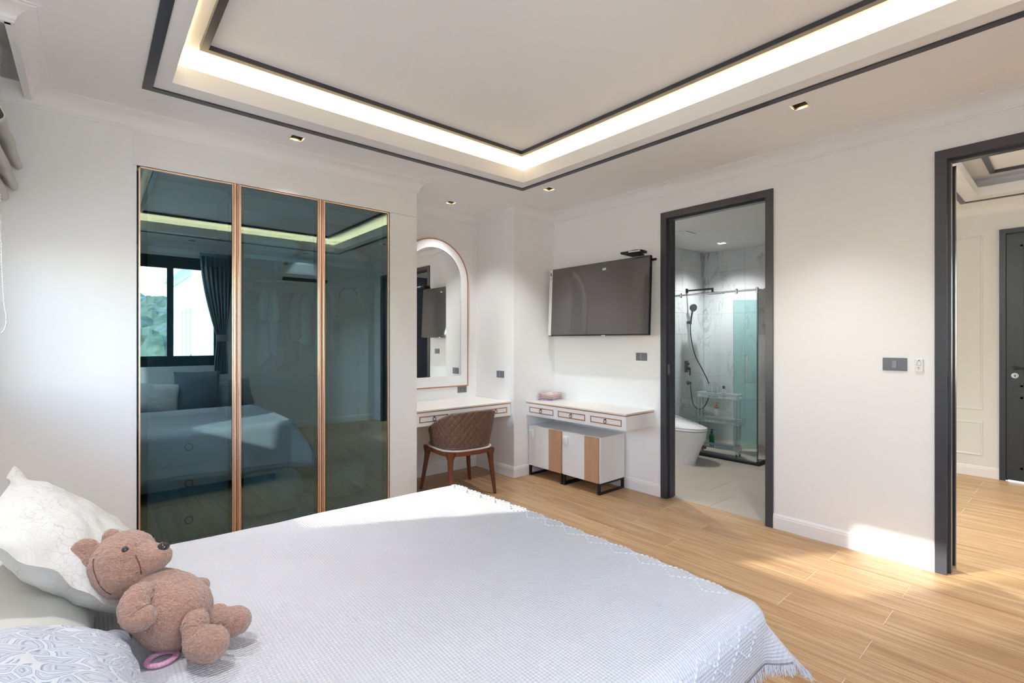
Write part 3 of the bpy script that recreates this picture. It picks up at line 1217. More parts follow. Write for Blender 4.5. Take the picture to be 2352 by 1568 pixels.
x = A0
while x < A1:
    for _ in range(3):
        strand(x + rnd.uniform(0, .004), B0, 0, -1)
        strand(x + rnd.uniform(0, .004), B1, 0, 1)
    x += 0.005
y = B0
while y < B1:
    for _ in range(3):
        strand(A1, y + rnd.uniform(0, .004), 1, 0)
    y += 0.005
fro = fr.build('fringe', 'stitch', cvl, recalc=False)
fro['kind'] = 'stuff'

# ---- pillows


def pillow(name, label, mat, w, h, t, loc, ax_w, ax_h, flange=0.0, seed=1, bend=0.0, wr=0.006, group=None, pinch=0.10, cat='pillow'):
    """cushion: w along ax_w, h along ax_h, thickness t along their cross product"""
    ux = Vector(ax_w).normalized()
    uz = Vector(ax_h).normalized()
    un = ux.cross(uz).normalized()
    uz = un.cross(ux).normalized()
    N = 34
    mb = MB()

    def P(i, j, sgn):
        u, v = -1 + 2 * i / N, -1 + 2 * j / N
        pu = u * (1 - pinch * (1 - u * u) * 0 - pinch * v * v * 0) * (1 - 0.5 * pinch * (1 - v * v) * abs(u))
        pv = v * (1 - 0.5 * pinch * (1 - u * u) * abs(v))
        ff = 1.0 if flange <= 0 else 1.0
        q = max(0.0, (1 - abs(u) ** 3.0)) ** 0.55 * max(0.0, (1 - abs(v) ** 3.0)) ** 0.55
        if flange > 0:
            m = 1 - flange
            uu, vv = min(1, abs(u) / m), min(1, abs(v) / m)
            q = max(0.0, (1 - uu ** 2.6)) ** 0.6 * max(0.0, (1 - vv ** 2.6)) ** 0.6
        th = 0.0 if (i in (0, N) or j in (0, N)) else max(0.0025, t / 2 * q)
        nn = noise.noise((u * 2.5 + seed, v * 2.5, seed * 1.7)) * wr * 1.6 + noise.noise((u * 6 + seed, v * 6, seed)) * wr
        edge = 0.012 * noise.noise((u * 3.2 + seed * 2, v * 3.2, 4.0)) * (max(abs(u), abs(v)) ** 4) * (2.2 if flange else 0.6)
        bd = bend * (u * u - 0.4) * w
        return Vector(loc) + ux * pu * w / 2 + uz * pv * h / 2 + un * (sgn * (th + (nn * min(1, q * 3))) + edge + bd)
    top = [[P(i, j, 1) for j in range(N + 1)] for i in range(N + 1)]
    botm = [[P(i, j, -1) for j in range(N + 1)] for i in range(N + 1)]
    mb.grid(top)
    mb.grid(botm)
    o = mb.build(name, mat, smooth=70)
    tag(o, label, cat, group)
    return o


# big printed pillow, cream pillow behind it, blue leaf print pillow nearest the camera
pillow('pillow', 'white cotton pillow with faint branch print behind the teddy bear', 'pillow_print', 0.70, 0.46, 0.17,
       (-0.03, 1.955, 0.80), (-0.02, 1, 0.05), (-0.72, 0.0, 0.72), 0.09, 2, 0.02, 0.007)
pillow('pillow', 'plain cream pillow lying beneath the printed white pillow', 'cream_fabric', 0.66, 0.46, 0.16,
       (-0.20, 1.84, 0.685), (0.05, 1, 0.0), (-0.97, 0.0, 0.22), 0, 5, 0.0, 0.004)
pillow('pillow', 'small white pillow edge tucked at the headboard behind the others', 'white_fabric', 0.55, 0.40, 0.15,
       (-0.36, 2.02, 0.86), (0.0, 1, 0.0), (-0.35, 0.0, 0.9), 0, 9, 0.0, 0.004)
pillow('pillow', 'white pillow with blue leaf line print in the near corner of the bed', 'floral', 0.62, 0.46, 0.15,
       (-0.11, 1.27, 0.735), (-0.06, 1, 0.0), (-0.90, -0.05, 0.36), 0.05, 12, 0.0, 0.005)

# ---- built-in wardrobe
GX = [0.23, 0.771, 1.350, 1.913]
WT = 2.485
ward = thing('wardrobe', 'built-in white wardrobe with three smoked glass doors in copper frames', 'wardrobe', (1.19, 4.13, 0))
cb = MB()
cb.box(0.20, 0.222, YA + .005, YB - .01, 0, WT)
cb.box(0.222, 1.92, YB - .03, YB - .004, 0.0, WT)
cb.box(0.222, 1.92, YA + .03, YB - .03, WT - .02, WT)
cb.build('carcass', 'ward_in', ward)
MB().box(0.222, 1.92, YA + .04, YB - .03, 0.0, 0.08).build('plinth', 'ward_in', ward)
for x in (0.771, ):
    MB().box(x - .011, x + .011, YA + .05, YB - .03, 0.08, WT - .02).build('divider', 'ward_in', ward)
MB().box(0.785, 1.915, YA + .10, YB - .03, 2.00, 2.03).build('shelf', 'white_lac', ward)
MB().box(0.222, 0.76, YA + .08, YB - .03, 1.98, 2.01).build('shelf', 'white_lac', ward)
MB().cyl((0.785, 4.14, 1.87), (1.915, 4.14, 1.87), 0.013, 14).build('hanging_rail', 'chrome', ward, smooth=40)
# fascia boards around the doors
MB().box(0.20, 2.18, YA, YA + .022, WT + .006, 3.0).build('top_fascia', 'white_lac', ward)
MB().box(0.20, 0.2215, YA, YA + .022, 0, WT + .004).build('left_stile', 'white_lac', ward)
MB().box(1.922, 2.18, YA, YA + .022, 0, WT + .004).build('right_stile', 'white_lac', ward)
MB().box(2.158, 2.18, YA + .022, YB, 0, 3.0).build('side_panel', 'white_lac', ward)
MB().box(1.922, 1.942, YA + .022, YB - .03, 0, WT).build('inner_panel', 'ward_in', ward)
for i in range(3):
    a, b = GX[i] + 0.0015, GX[i + 1] - 0.0015
    z0, z1 = 0.03, WT
    dn = MB()
    dn.slab(a, b, z0, z1, YA + .012, YA + .030, [(a + .045, b - .045, z0 + .05, z1 - .05)], XZY)
    dr = dn.build('door', 'inner_frame', ward)
    MB().box(a + .006, b - .006, YA + .005, YA + .010, z0 + .006, z1 - .006).build('glass_pane', 'tint_glass', dr)
    cf = MB()
    e = 0.008
    cf.box(a, b, YA - .004, YA + .012, z1 - e, z1)
    cf.box(a, b, YA - .004, YA + .012, z0, z0 + e)
    wl_ = e if i == 0 else 0.026
    wr_ = e if i == 2 else 0.026
    for (p, q, inner) in ((a, a + wl_, i > 0), (b - wr_, b, i < 2)):
        if inner:
            for k in range(3):
                s0 = p + (q - p) * k / 3
                s1 = p + (q - p) * (k + 1) / 3
                cf.box(s0 + .0008, s1 - .0008, YA - .010 - (0.006 if k == 1 else 0), YA + .012, z0, z1, 0.0012)
        else:
            cf.box(p, q, YA - .004, YA + .012, z0, z1)
    cf.build('copper_edge', 'copper', dr)
# drawers inside the left bay
dz = 0.236
MB().box(0.232, 0.755, YA + .075, YB - .035, 0.085, 0.845).build('drawer_case', 'ward_in', ward)
for k in range(3):
    z0 = 0.10 + k * (dz + .006)
    dw = MB().box(0.262, 0.742, YA + .055, YA + .075, z0, z0 + dz, 0.002)
    dw.box(0.285, 0.719, YA + .052, YA + .056, z0 + .035, z0 + dz - .035, 0.002)
    dwo = dw.build('drawer', 'ward_in', ward)
    zz = z0 + dz / 2
    MB().tube([(0.50 + .022 * math.cos(2 * PI * q / 20), YA + .046, zz + .022 * math.sin(2 * PI * q / 20)) for q in range(20)], 0.0038, 8, closed=True).build('ring_pull', 'matt_black', dwo, smooth=60)

# ---- garments


def inflate(mb, out, fn, t, inset=0.82):
    """puffy slab from a 2D outline"""
    n = len(out)
    cu = sum(p[0] for p in out) / n
    cv_ = sum(p[1] for p in out) / n
    ins = [(cu + (u - cu) * inset, cv_ + (v - cv_) * inset) for u, v in out]
    ins2 = [(cu + (u - cu) * inset * .6, cv_ + (v - cv_) * inset * .6) for u, v in out]
    vs = [fn(u, v, 0) for u, v in out]
    vs += [fn(u, v, t * .42) for u, v in ins] + [fn(u, v, -t * .42) for u, v in ins]
    vs += [fn(u, v, t * .5) for u, v in ins2] + [fn(u, v, -t * .5) for u, v in ins2]
    fs = []
    for i in range(n):
        j = (i + 1) % n
        fs += [(i, j, n + j, n + i), (j, i, 2 * n + i, 2 * n + j), (n + i, n + j, 3 * n + j, 3 * n + i), (2 * n + j, 2 * n + i, 4 * n + i, 4 * n + j)]
    fs.append([3 * n + i for i in range(n)])
    fs.append([4 * n + i for i in range(n)][::-1])
    mb.add(vs, fs)


def garment(label, col, x, L, W, sl, rot, seed, cat='shirt', skirt=1.0, top=1.80):
    rg = random.Random(seed)
    m = M['folded'] if col == 'STRIPE' else plain('garment_cloth', col, 0.9, var=0.1, vscale=12, bump=0.2, bscale=200)
    t = thing('hanging_' + cat, label, cat, (x, 4.14, top - L))
    h = W / 2
    o = [(-.05, top), (-.09, top - .005), (-h, top - .05)]
    if sl > 0:
        o += [(-h - sl * .35, top - .05 - sl * .5), (-h - sl * .28, top - .05 - sl), (-h + .035, top - .03 - sl * .9), (-h + .045, top - .20)]
    else:
        o += [(-h + .03, top - .2)]
    o += [(-h * skirt + .02, top - L * .6), (-h * skirt, top - L), (0, top - L - .012)]
    o = o + [(-u, v) for u, v in o[::-1] if u != 0]
    ca, sa = math.cos(R(rot)), math.sin(R(rot))

    def fn(u, v, w):
        k = (top - v) / max(.2, L)
        ww = w * (1 + 0.9 * k) + 0.014 * k * math.sin(u * 42 + seed)
        return (x + u * ca * 0.55 - ww * sa, 4.14 + u * sa * 0.55 + ww * ca, v + 0.006 * math.sin(u * 30 + seed))
    mb = MB()
    inflate(mb, o, fn, 0.055)
    mb.build('cloth', m, t, smooth=60)
    hk = MB()
    pts = [(x, 4.14, top + .005), (x, 4.14, top + .045)]
    for q in range(9):
        an = -PI / 2 + PI * 1.25 * q / 8
        pts.append((x, 4.14 + .018 * math.cos(an), top + .066 + .018 * math.sin(an)))
    hk.tube(pts, 0.0022, 6)
    hw = min(.2, h * .8)
    hk.tube([(x - hw * ca * .55, 4.14 - hw * sa * .55, top - .035), (x, 4.14, top + .008), (x + hw * ca * .55, 4.14 + hw * sa * .55, top - .035)], 0.004, 6)
    hk.build('hanger', 'white_lac', t, smooth=60)
    return t


garment('charcoal blouse at the left end of the wardrobe rail', '#4d5560', 0.845, 0.42, 0.40, 0.16, 72, 1, 'shirt')
garment('long sage green dress on the wardrobe rail', '#8fa3a0', 0.935, 0.62, 0.40, 0.16, 40, 2, 'dress', 1.15)
garment('white short-sleeved shirt beside the sage dress', '#c9cdd2', 1.03, 0.58, 0.40, 0.20, 62, 3, 'shirt', 0.85)
garment('bright white shirt in the middle of the wardrobe rail', '#dfe3e6', 1.105, 0.52, 0.40, 0.20, 70, 4, 'shirt', 0.6)
garment('dusky mauve dress with short sleeves on the wardrobe rail', '#8d7880', 1.20, 0.62, 0.38, 0.17, 38, 5, 'dress', 1.2)
garment('pale pink blouse next to the mauve dress', '#b8a2a3', 1.275, 0.40, 0.38, 0.20, 60, 6, 'shirt')
garment('white vest hanging behind the second copper upright', '#cfd3d6', 1.345, 0.44, 0.34, 0.0, 66, 7, 'vest')
garment('dark plum cardigan on the right of the wardrobe rail', '#3d2f3d', 1.445, 0.52, 0.40, 0.30, 62, 8, 'cardigan')
garment('dark grey jacket with long sleeves on the right of the rail', '#4c4e54', 1.535, 0.58, 0.40, 0.46, 48, 9, 'jacket')

# things on the wardrobe shelf and floor
pillow('pillow', 'white pillow lying lowest on the wardrobe shelf at the right', 'white_fabric', 0.52, 0.36, 0.15, (1.58, 4.16, 2.11), (1, 0.0, 0), (0, 1, 0), 0, 21)
pillow('pillow', 'white pillow stacked uppermost on the wardrobe shelf at the right', 'white_fabric', 0.46, 0.34, 0.13, (1.56, 4.17, 2.25), (1, 0.05, 0), (0, 1, 0), 0, 22)
pillow('folded_quilt', 'white folded quilt on the wardrobe shelf behind the middle door', 'cream_fabric', 0.44, 0.36, 0.20, (1.04, 4.16, 2.14), (1, 0.0, 0), (0, 1, 0), 0, 23, cat='bedding')


def roll(label, a, b, r, mat, seed):
    mb = MB()
    a, b = Vector(a), Vector(b)
    n = 26
    pts = [a + (b - a) * (i / n) for i in range(n + 1)]
    rs = [max(.004, r * (1 - abs(2 * i / n - 1) ** 7 * .97)) * (1 + 0.07 * noise.noise((i * .45, seed, 0))) for i in range(n + 1)]
    mb.tube(pts, rs, 28)
    o = mb.build('rolled_quilt', mat, smooth=70)
    return tag(o, label, 'bedding')


roll('fat white rolled quilt on the wardrobe floor behind the middle door', (0.82, 4.10, 0.245), (1.30, 4.06, 0.245), 0.16, 'white_fabric', 3)
roll('white rolled quilt on the wardrobe floor behind the right door', (1.40, 4.12, 0.225), (1.86, 4.14, 0.225), 0.14, 'cream_fabric', 5)
bagp = thing('handbag', 'brown patterned canvas handbag hung beside the dark jacket', 'bag', (1.70, 4.14, 1.55))
bg_ = MB()
out = [(-.13, 1.56), (.13, 1.56), (.145, 1.62), (.135, 1.74), (.10, 1.80), (-.10, 1.80), (-.135, 1.74), (-.145, 1.62)]
inflate(bg_, out, lambda u, v, w: (1.70 + u, 4.14 + w, v), 0.14, 0.9)
bg_.build('bag_body', 'bag', bagp, smooth=50)
MB().tube([(1.70 + .08 * math.cos(PI * q / 16), 4.14, 1.79 + .075 * math.sin(PI * q / 16)) for q in range(17)], 0.007, 8).build('handle', 'matt_black', bagp, smooth=60)
MB().box(1.725, 1.765, 4.062, 4.072, 1.625, 1.675, 0.003).build('pocket_patch', 'matt_black', bagp)
garment('grey and white striped knit top at the right of the rail', 'STRIPE', 1.61, 0.20, 0.30, 0.0, 30, 10, 'knitwear')

# ================================================================== VANITY ALCOVE
def ring(mb, c, r, rr, n=20, axis='y'):
    pts = []
    for q in range(n):
        a = 2 * PI * q / n
        u, v = r * math.cos(a), r * math.sin(a)
        pts.append({'y': (c[0] + u, c[1], c[2] + v), 'x': (c[0], c[1] + u, c[2] + v)}[axis])
    mb.tube(pts, rr, 8, closed=True)
    return mb


def drawer_front(parent, u0, u1, z0, z1, fn, w, knob=True):
    """drawer with copper inlay rectangle and ring pull; fn(u,z,w) with w growing towards the room"""
    d = MB()
    d.prism([(u0, z0), (u1, z0), (u1, z1), (u0, z1)], fn, w - .012, w + .002)
    do = d.build('drawer', 'white_lac', parent)
    il = MB()
    a, b, c, e = u0 + .028, u1 - .028, z0 + .022, z1 - .022
    lw = .0085
    for (p, q, r, s) in ((a, b, c, c + lw), (a, b, e - lw, e), (a, a + lw, c + lw, e - lw), (b - lw, b, c + lw, e - lw)):
        il.prism([(p, r), (q, r), (q, s), (p, s)], fn, w + .001, w + .0045)
    il.build('copper_inlay', 'copper_line', do)
    if knob:
        um, zm = (u0 + u1) / 2, (z0 + z1) / 2
        k = MB()
        k.tube([fn(um, zm + .014, w + .002), fn(um, zm + .014, w + .014)], 0.006, 10)
        pts = [fn(um + .014 * math.cos(2 * PI * q / 20), zm - .002 + .017 * math.sin(2 * PI * q / 20), w + .013) for q in range(20)]
        k.tube(pts, 0.0026, 8, closed=True)
        k.build('ring_pull', 'steel_dark', do, smooth=60)
    return do


DT, DB = 0.782, 0.635
VY = 3.86
van = thing('vanity_desk', 'white floating vanity desk with copper line inside the alcove', 'desk', (2.745, 4.16, DB))
MB().box(2.185, 3.305, VY, YB - .003, DB, DT - .024).build('body', 'white_lac', van)
MB().box(2.185, 3.305, VY - .006, YB - .003, DT - .016, DT, 0.002).build('desktop', 'desk_top', van)
MB().box(2.185, 3.305, VY - .003, YB - .01, DT - .0245, DT - .0155).build('copper_line', 'copper_line', van)
fnv = lambda u, v, w: (u, VY - w, v)
for a, b in ((2.205, 2.565), (2.575, 2.915), (2.925, 3.285)):
    drawer_front(van, a, b, DB + .012, DT - .034, fnv, 0.0)

mir = thing('arched_mirror', 'arched wall mirror with white frame and copper rim above the vanity', 'mirror', (2.745, YB, 0.91))


def arch(hw, z0, zs, n=40):
    return [(-hw, z0), (hw, z0)] + [(hw * math.cos(PI * k / n), zs + hw * math.sin(PI * k / n)) for k in range(n + 1)][0:]


ZS = 2.05


def arch_ring(ro, ri, z0o, z0i, ya, yb):
    o = arch(ro, z0o, ZS)
    i_ = arch(ri, z0i, ZS)
    n = len(o)
    mb = MB()
    vs = [(2.745 + u, y, v) for y in (ya, yb) for poly in (o, i_) for u, v in poly]
    fs = []
    for k in range(n):
        j = (k + 1) % n
        fs += [(k, j, n + j, n + k), (2 * n + k, 3 * n + k, 3 * n + j, 2 * n + j), (k, 2 * n + k, 2 * n + j, j), (n + k, n + j, 3 * n + j, 3 * n + k)]
    mb.add(vs, fs)
    return mb


arch_ring(0.437, 0.425, 0.909, 0.921, YB - .026, YB - .001).build('copper_rim', 'copper_line', mir)
arch_ring(0.4248, 0.341, 0.9212, 1.026, YB - .024, YB - .001).build('frame', 'white_lac', mir)
g = MB()
ap = arch(0.341, 1.026, ZS)
g.prism(ap, lambda u, v, w: (2.745 + u, w, v), YB - .016, YB - .006)
g.build('mirror_glass', 'mirror', mir)

# ---- quilted chair (local coordinates, front towards +y)
ch = thing('quilted_chair', 'brown quilted tub chair with walnut legs at the vanity', 'chair', (2.632, 3.815, 0), R(-5.6))


def se(th, a, b, p=2.9):
    c, s = math.sin(th), -math.cos(th)      # th=0 at the back
    r = (abs(c / a) ** p + abs(s / b) ** p) ** (-1 / p)
    return c * r, s * r


def ztop(th):
    t = abs(th)
    if t < R(40):
        return 0.787 - 0.014 * (t / R(40)) ** 2
    k = (t - R(40)) / R(75)
    return 0.773 - 0.180 * min(1, k) ** 0.95


SH = []
NU, NV = 190, 56
TH = R(112)
for inner in (0, 1):
    rowsS = []
    for j in range(NV + 1):
        v = j / NV
        row = []
        for i in range(NU + 1):
            th = -TH + 2 * TH * i / NU
            zt = ztop(th)
            z = 0.437 + (zt - 0.437) * v
            lean = 0.050 * v * (0.5 + 0.5 * math.cos(th)) + 0.012 * v
            off = (-0.03 if inner else 0.0)
            x, y = se(th, 0.250 + lean + off, 0.262 + lean + off)
            # edge rounding
            e = min(v, 1 - v) * (zt - 0.437)
            ee = (TH - abs(th)) * 0.25
            rd = min(1.0, min(e, ee) / 0.018)
            sh_ = 0.014 * (1 - math.sqrt(max(0.0, 1 - (1 - rd) ** 2)))
            d = Vector((x, y)).normalized()
            q = 0.0
            if not inner:
                s_ = th * 0.262
                A = (s_ / 0.052 + (z - 0.43) / 0.072)
                B = (s_ / 0.052 - (z - 0.43) / 0.072)
                ga = abs(A - round(A))
                gb = abs(B - round(B))
                q = 0.0085 * (min(1, ga / 0.20) ** 0.6 * min(1, gb / 0.20) ** 0.6) - 0.007
            k_ = (q - sh_) if not inner else sh_
            row.append((x + d.x * k_, y + d.y * k_, z))
        rowsS.append(row)
    SH.append(rowsS)
sh = MB()
sh.grid(SH[0])
sh.grid([r[::-1] for r in SH[1]])
o_, i_ = SH
for edge in ([r[0] for r in o_], [r[0] for r in i_]), ([r[-1] for r in o_], [r[-1] for r in i_]), (o_[0], i_[0]), (o_[-1], i_[-1]):
    sh.grid([list(edge[0]), list(edge[1])])
sh.build('backrest', 'leather', ch, smooth=50, local=True)


def slab_se(a, b, z0, z1, bev, p=3.4, yc=0.0, n=64):
    mb = MB()
    prof = [(-bev, z0), (0, z0 + bev), (0, z1 - bev), (-bev, z1)]
    rows_ = []
    for (o, z) in prof:
        row = []
        for k in range(n):
            x, y = se(2 * PI * k / n, a + o, b + o, p)
            row.append((x, y + yc, z))
        rows_.append(row)
    o = len(mb.v)
    mb.grid(rows_, closed_u=True)
    mb.f.append([o + k for k in range(n)])
    mb.f.append([o + 3 * n + k for k in range(n)])
    mb.mi += [0, 0]
    return mb


slab_se(0.262, 0.275, 0.424, 0.440, 0.006).build('piping', 'piping', ch, smooth=40, local=True)
slab_se(0.245, 0.262, 0.438, 0.470, 0.018).build('seat', 'seat_fabric', ch, smooth=40, local=True)
slab_se(0.256, 0.268, 0.385, 0.424, 0.004).build('apron', 'walnut', ch, smooth=40, local=True)
for (tx, ty, bx, by) in ((-0.205, -0.215, -0.232, -0.262), (0.205, -0.215, 0.232, -0.262), (-0.215, 0.215, -0.268, 0.262), (0.215, 0.215, 0.268, 0.262)):
    lg = MB()
    sec = [(0.418, 0.036, 1.0), (0.385, 0.033, 0.97), (0.355, 0.023, 0.92), (0.30, 0.019, 0.8), (0.15, 0.016, 0.42), (0.0, 0.0115, 0.0)]
    rws = []
    for z, hw, f in sec:
        cx, cy = bx + (tx - bx) * f, by + (ty - by) * f
        rws.append([(cx + sx * hw, cy + sy * hw, z) for sx, sy in ((-1, -.75), (-.75, -1), (.75, -1), (1, -.75), (1, .75), (.75, 1), (-.75, 1), (-1, .75))])
    o = len(lg.v)
    lg.grid(rws, closed_u=True)
    lg.f += [[o + k for k in range(8)], [o + 40 + k for k in range(8)]]
    lg.mi += [0, 0]
    lg.build('leg', 'walnut', ch, smooth=45, local=True)

# ================================================================== WALL WITH TV
CX = 3.482
con = thing('wall_console', 'white floating console desk with three copper lined drawers below the television', 'desk', (3.69, 3.175, 0.63))
MB().box(CX, XR - .001, 2.545, YA - .003, 0.63, 0.755).build('body', 'white_lac', con)
MB().box(CX - .004, XR - .001, 2.540, YA - .003, 0.763, 0.779, 0.002).build('desktop', 'desk_top', con)
MB().box(CX - .0015, XR - .002, 2.5435, YA - .004, 0.7545, 0.7635).build('copper_line', 'copper_line', con)
fnc = lambda u, v, w: (CX - w, u, v)
for k in range(3):
    a = 2.56 + k * 0.411
    drawer_front(con, a, a + .404, 0.641, 0.744, fnc, 0.0)


def cabinet(y0, y1, label):
    t = thing('low_cabinet', label, 'cabinet', (3.70, (y0 + y1) / 2, 0), group='white and oak low cabinets')
    x0 = 3.505
    MB().box(x0 + .018, XR - .015, y0, y1, 0.103, 0.522, 0.0015).build('body', 'white_lac', t)
    ys = y0 + (y1 - y0) * 0.385
    dr = MB().box(x0, x0 + .018, ys + .001, y1 - .002, 0.106, 0.519, 0.001).build('door', 'white_lac', t)
    MB().box(x0 - .022, x0, y1 - .080, y1 - .020, 0.400, 0.480, 0.006, 2).build('handle', 'plastic_white', dr, smooth=40)
    MB().box(x0 - .002, x0 + .018, y0 + .012, ys - .001, 0.106, 0.519, 0.001).build('oak_panel', 'oak', t)
    for yy in (y0 + .012, y1 - .012):
        lg = MB()
        xa, xb, w = x0 + .004, XR - .020, 0.022
        lg.prism([(xa, 0), (xb, 0), (xb, .103), (xa, .103), (xa, w), (xa + w, w), (xa + w, .103 - w * .8), (xb - w, .103 - w * .8), (xb - w, w), (xa, w)],
                 lambda u, v, q: (u, q, v), yy - .011, yy + .011) if False else None
        lg.box(xa, xb, yy - .011, yy + .011, 0, w * .8).box(xa, xb, yy - .011, yy + .011, .103 - w * .8, .103)
        lg.box(xa, xa + w, yy - .011, yy + .011, w * .8, .103 - w * .8).box(xb - w, xb, yy - .011, yy + .011, w * .8, .103 - w * .8)
        lg.build('sled_leg', 'matt_black', t)
    return t


cabinet(3.318, 3.796, 'white low cabinet with oak strip, standing against the corner pier')
cabinet(2.856, 3.310, 'white low cabinet with oak strip, standing nearer the bathroom door')

# ---- books on the console
bz = 0.779
rb = R(13)
for k, (w, d, t, mat, lab) in enumerate((
        (0.235, 0.185, 0.009, 'cover_a', 'colourful magazine at the bottom of the stack on the console'),
        (0.190, 0.160, 0.010, 'cover_d', 'grey violet thin book second from the bottom of the console stack'),
        (0.185, 0.155, 0.017, 'cover_c', 'red edged book in the middle of the console stack'),
        (0.182, 0.152, 0.018, 'cover_c', 'red edged book directly below the top book of the console stack'),
        (0.186, 0.154, 0.020, 'cover_b', 'white book with pink artwork on top of the console stack'))):
    b = thing('book', lab, 'book', (3.745, 3.705, bz), rb + R((-4, 5, 0, 2, 1)[k]), group='books stacked on the console')
    if t < 0.012:
        MB().box(-w / 2, w / 2, -d / 2, d / 2, 0, t, 0.001).build('cover', mat, b, local=True)
        if k == 0:
            MB().box(-w / 2 + .004, w / 2 - .004, -d / 2 - .0005, d / 2 - .004, 0.002, t - .002).build('pages', 'paper', b, local=True)
    else:
        cvm = MB().box(-w / 2, w / 2, -d / 2, d / 2, 0, .003).box(-w / 2, w / 2, -d / 2, d / 2, t - .003, t).box(-w / 2, w / 2, d / 2 - .002, d / 2, .003, t - .003)
        cvm.build('cover', mat, b, local=True)
        MB().box(-w / 2 + .003, w / 2 - .003, -d / 2 + .002, d / 2 - .003, .003, t - .003).build('pages', 'paper', b, local=True)
    bz += t + 0.0004

# ---- television
tv = bpy.data.objects.new('television', None)
C.objects.link(tv)
tv.location = (3.735, 3.115, 1.457)
tv.rotation_euler = (0, R(-2.5), R(180))
ORG[tv] = Vector((0, 0, 0))
tag(tv, 'wall-mounted flat television tilted down above the console', 'television')
tw2, thh = 0.623, 0.712       # half width, height ; local: screen faces +x, z up
MB().box(-0.035, 0.0, -tw2, tw2, 0.0, thh, 0.003).build('bezel', 'black_plastic', tv, local=True)
MB().box(-0.002, 0.0016, -tw2 + .006, tw2 - .006, 0.012, thh - .006).build('screen', 'tv', tv, local=True)
MB().box(-0.001, 0.0036, -tw2 + .001, -tw2 + .042, 0.006, thh - .002).build('protective_film', 'film', tv, local=True)
MB().box(0.002, 0.0042, 0.115 - .020, 0.115 + .020, thh - .080, thh - .062).build('sticker', 'plastic_white', tv, local=True)
MB().box(0.004, 0.0046, 0.115 - .015, 0.115 + .014, thh - .074, thh - .069).build('sticker_print', 'plastic_dark', tv, local=True)
lg = MB().sphere((0.0036, -tw2 + .019, thh - .046), 0.0008, .008, .013, 14, 8).sphere((0.0036, -tw2 + .025, thh - .062), 0.0008, .010, .009, 14, 8)
lg.build('film_emblem', 'red', tv, local=True)
MB().box(0.003, 0.0039, -tw2 + .012, -tw2 + .034, thh - .110, thh - .088).build('film_text', 'pink', tv, local=True)
MB().box(-0.005, 0.004, 0.10, 0.14, -0.006, 0.004, 0.001).build('logo_lug', 'chrome', tv, local=True)
mt_ = MB().box(-0.12, -0.033, -0.10, 0.10, 0.18, 0.50, 0.004).box(-0.140, -0.12, -0.20, 0.20, 0.28, 0.40, 0.003)
mt_.build('wall_bracket', 'matt_black', tv, local=True)
ar = MB().box(-0.05, -0.036, tw2 - .03, tw2 + .035, thh - .045, thh - .025, 0.002)
ar.build('side_hook', 'matt_black', tv, local=True)
stb = thing('set_top_box', 'small black receiver box sitting on top of the television', 'box', (3.695, 2.62, 2.182), R(6))
MB().box(-0.05, 0.06, -0.105, 0.105, 0.004, 0.026, 0.006, 2).build('case', 'black_plastic', stb, smooth=40, local=True)
MB().sphere((0.0, -0.03, 0.026), 0.045, 0.055, 0.010, 20, 8).build('domed_top', 'black_plastic', stb, smooth=60, local=True)
MB().box(-0.056, -0.050, -0.095, 0.02, 0.008, 0.020, 0.001).build('front_lens', 'chrome', stb, local=True)
MB().box(-0.02, 0.09, -0.06, 0.06, -0.008, 0.004, 0.001).build('shelf_clip', 'matt_black', stb, local=True)

# ---- switches and sockets


def plate(name, label, cat, c, n, w=0.118, h=0.072, kind='switch', mat='plastic_grey'):
    """c = centre on the wall, n = 'x-' (faces -x) or 'y-'"""
    t = thing(name, label, cat, c)
    fn = (lambda u, v, q: (c[0] - q, c[1] + u, c[2] + v)) if n == 'x-' else (lambda u, v, q: (c[0] + u, c[1] - q, c[2] + v))

    def bxp(mb, u0, u1, v0, v1, q0, q1, bev=0):
        b = MB().box(u0, u1, q0, q1, v0, v1, bev)
        b.v = [fn(x, z, y) for x, y, z in b.v]
        mb.add(b.v, b.f)
        return mb
    bxp(MB(), -w / 2, w / 2, -h / 2, h / 2, 0.0, 0.009, 0.002).build('plate', mat, t)
    if kind == 'switch':
        bxp(MB(), -.0125, .0125, -.025, .025, 0.0088, 0.0135, 0.0015).build('rocker', 'plastic_grey_lt', t)
    elif kind == 'socket':
        for u in (-.026, .026):
            s = MB()
            for (du, dv) in ((-.007, .009), (.007, .009), (0, -.010)):
                bxp(s, u + du - .0022, u + du + .0022, dv - .005, dv + .005, 0.0088, 0.0098)
            s.build('outlet_slots', 'plastic_dark', t)
    elif kind == 'bell':
        s = MB()
        pts = []
        for k in range(13):
            a = PI * k / 12
            pts.append((.0085 * math.cos(a) * 1.0, .012 + .011 * math.sin(a)))
        pts = [(.0115, -.006)] + pts + [(-.0115, -.006), (.0115, -.006)]
        s.tube([fn(u, v + .006, .0092) for u, v in pts], 0.0008, 6)
        s.build('bell_symbol', 'plastic_grey', t)
        bxp(MB(), -.003, .003, .028, .033, 0.0088, 0.0100, 0.001).build('indicator', 'steel_dark', t)
        q = MB()
        bxp(q, -.006, .005, -.0135, -.0115, .0088, .0094)
        bxp(q, .001, .005, -.020, -.0115, .0088, .0094)
        bxp(q, -.004, .004, -.026, -.0245, .0088, .0094)
        q.build('small_mark', 'plastic_grey', t)
    return t


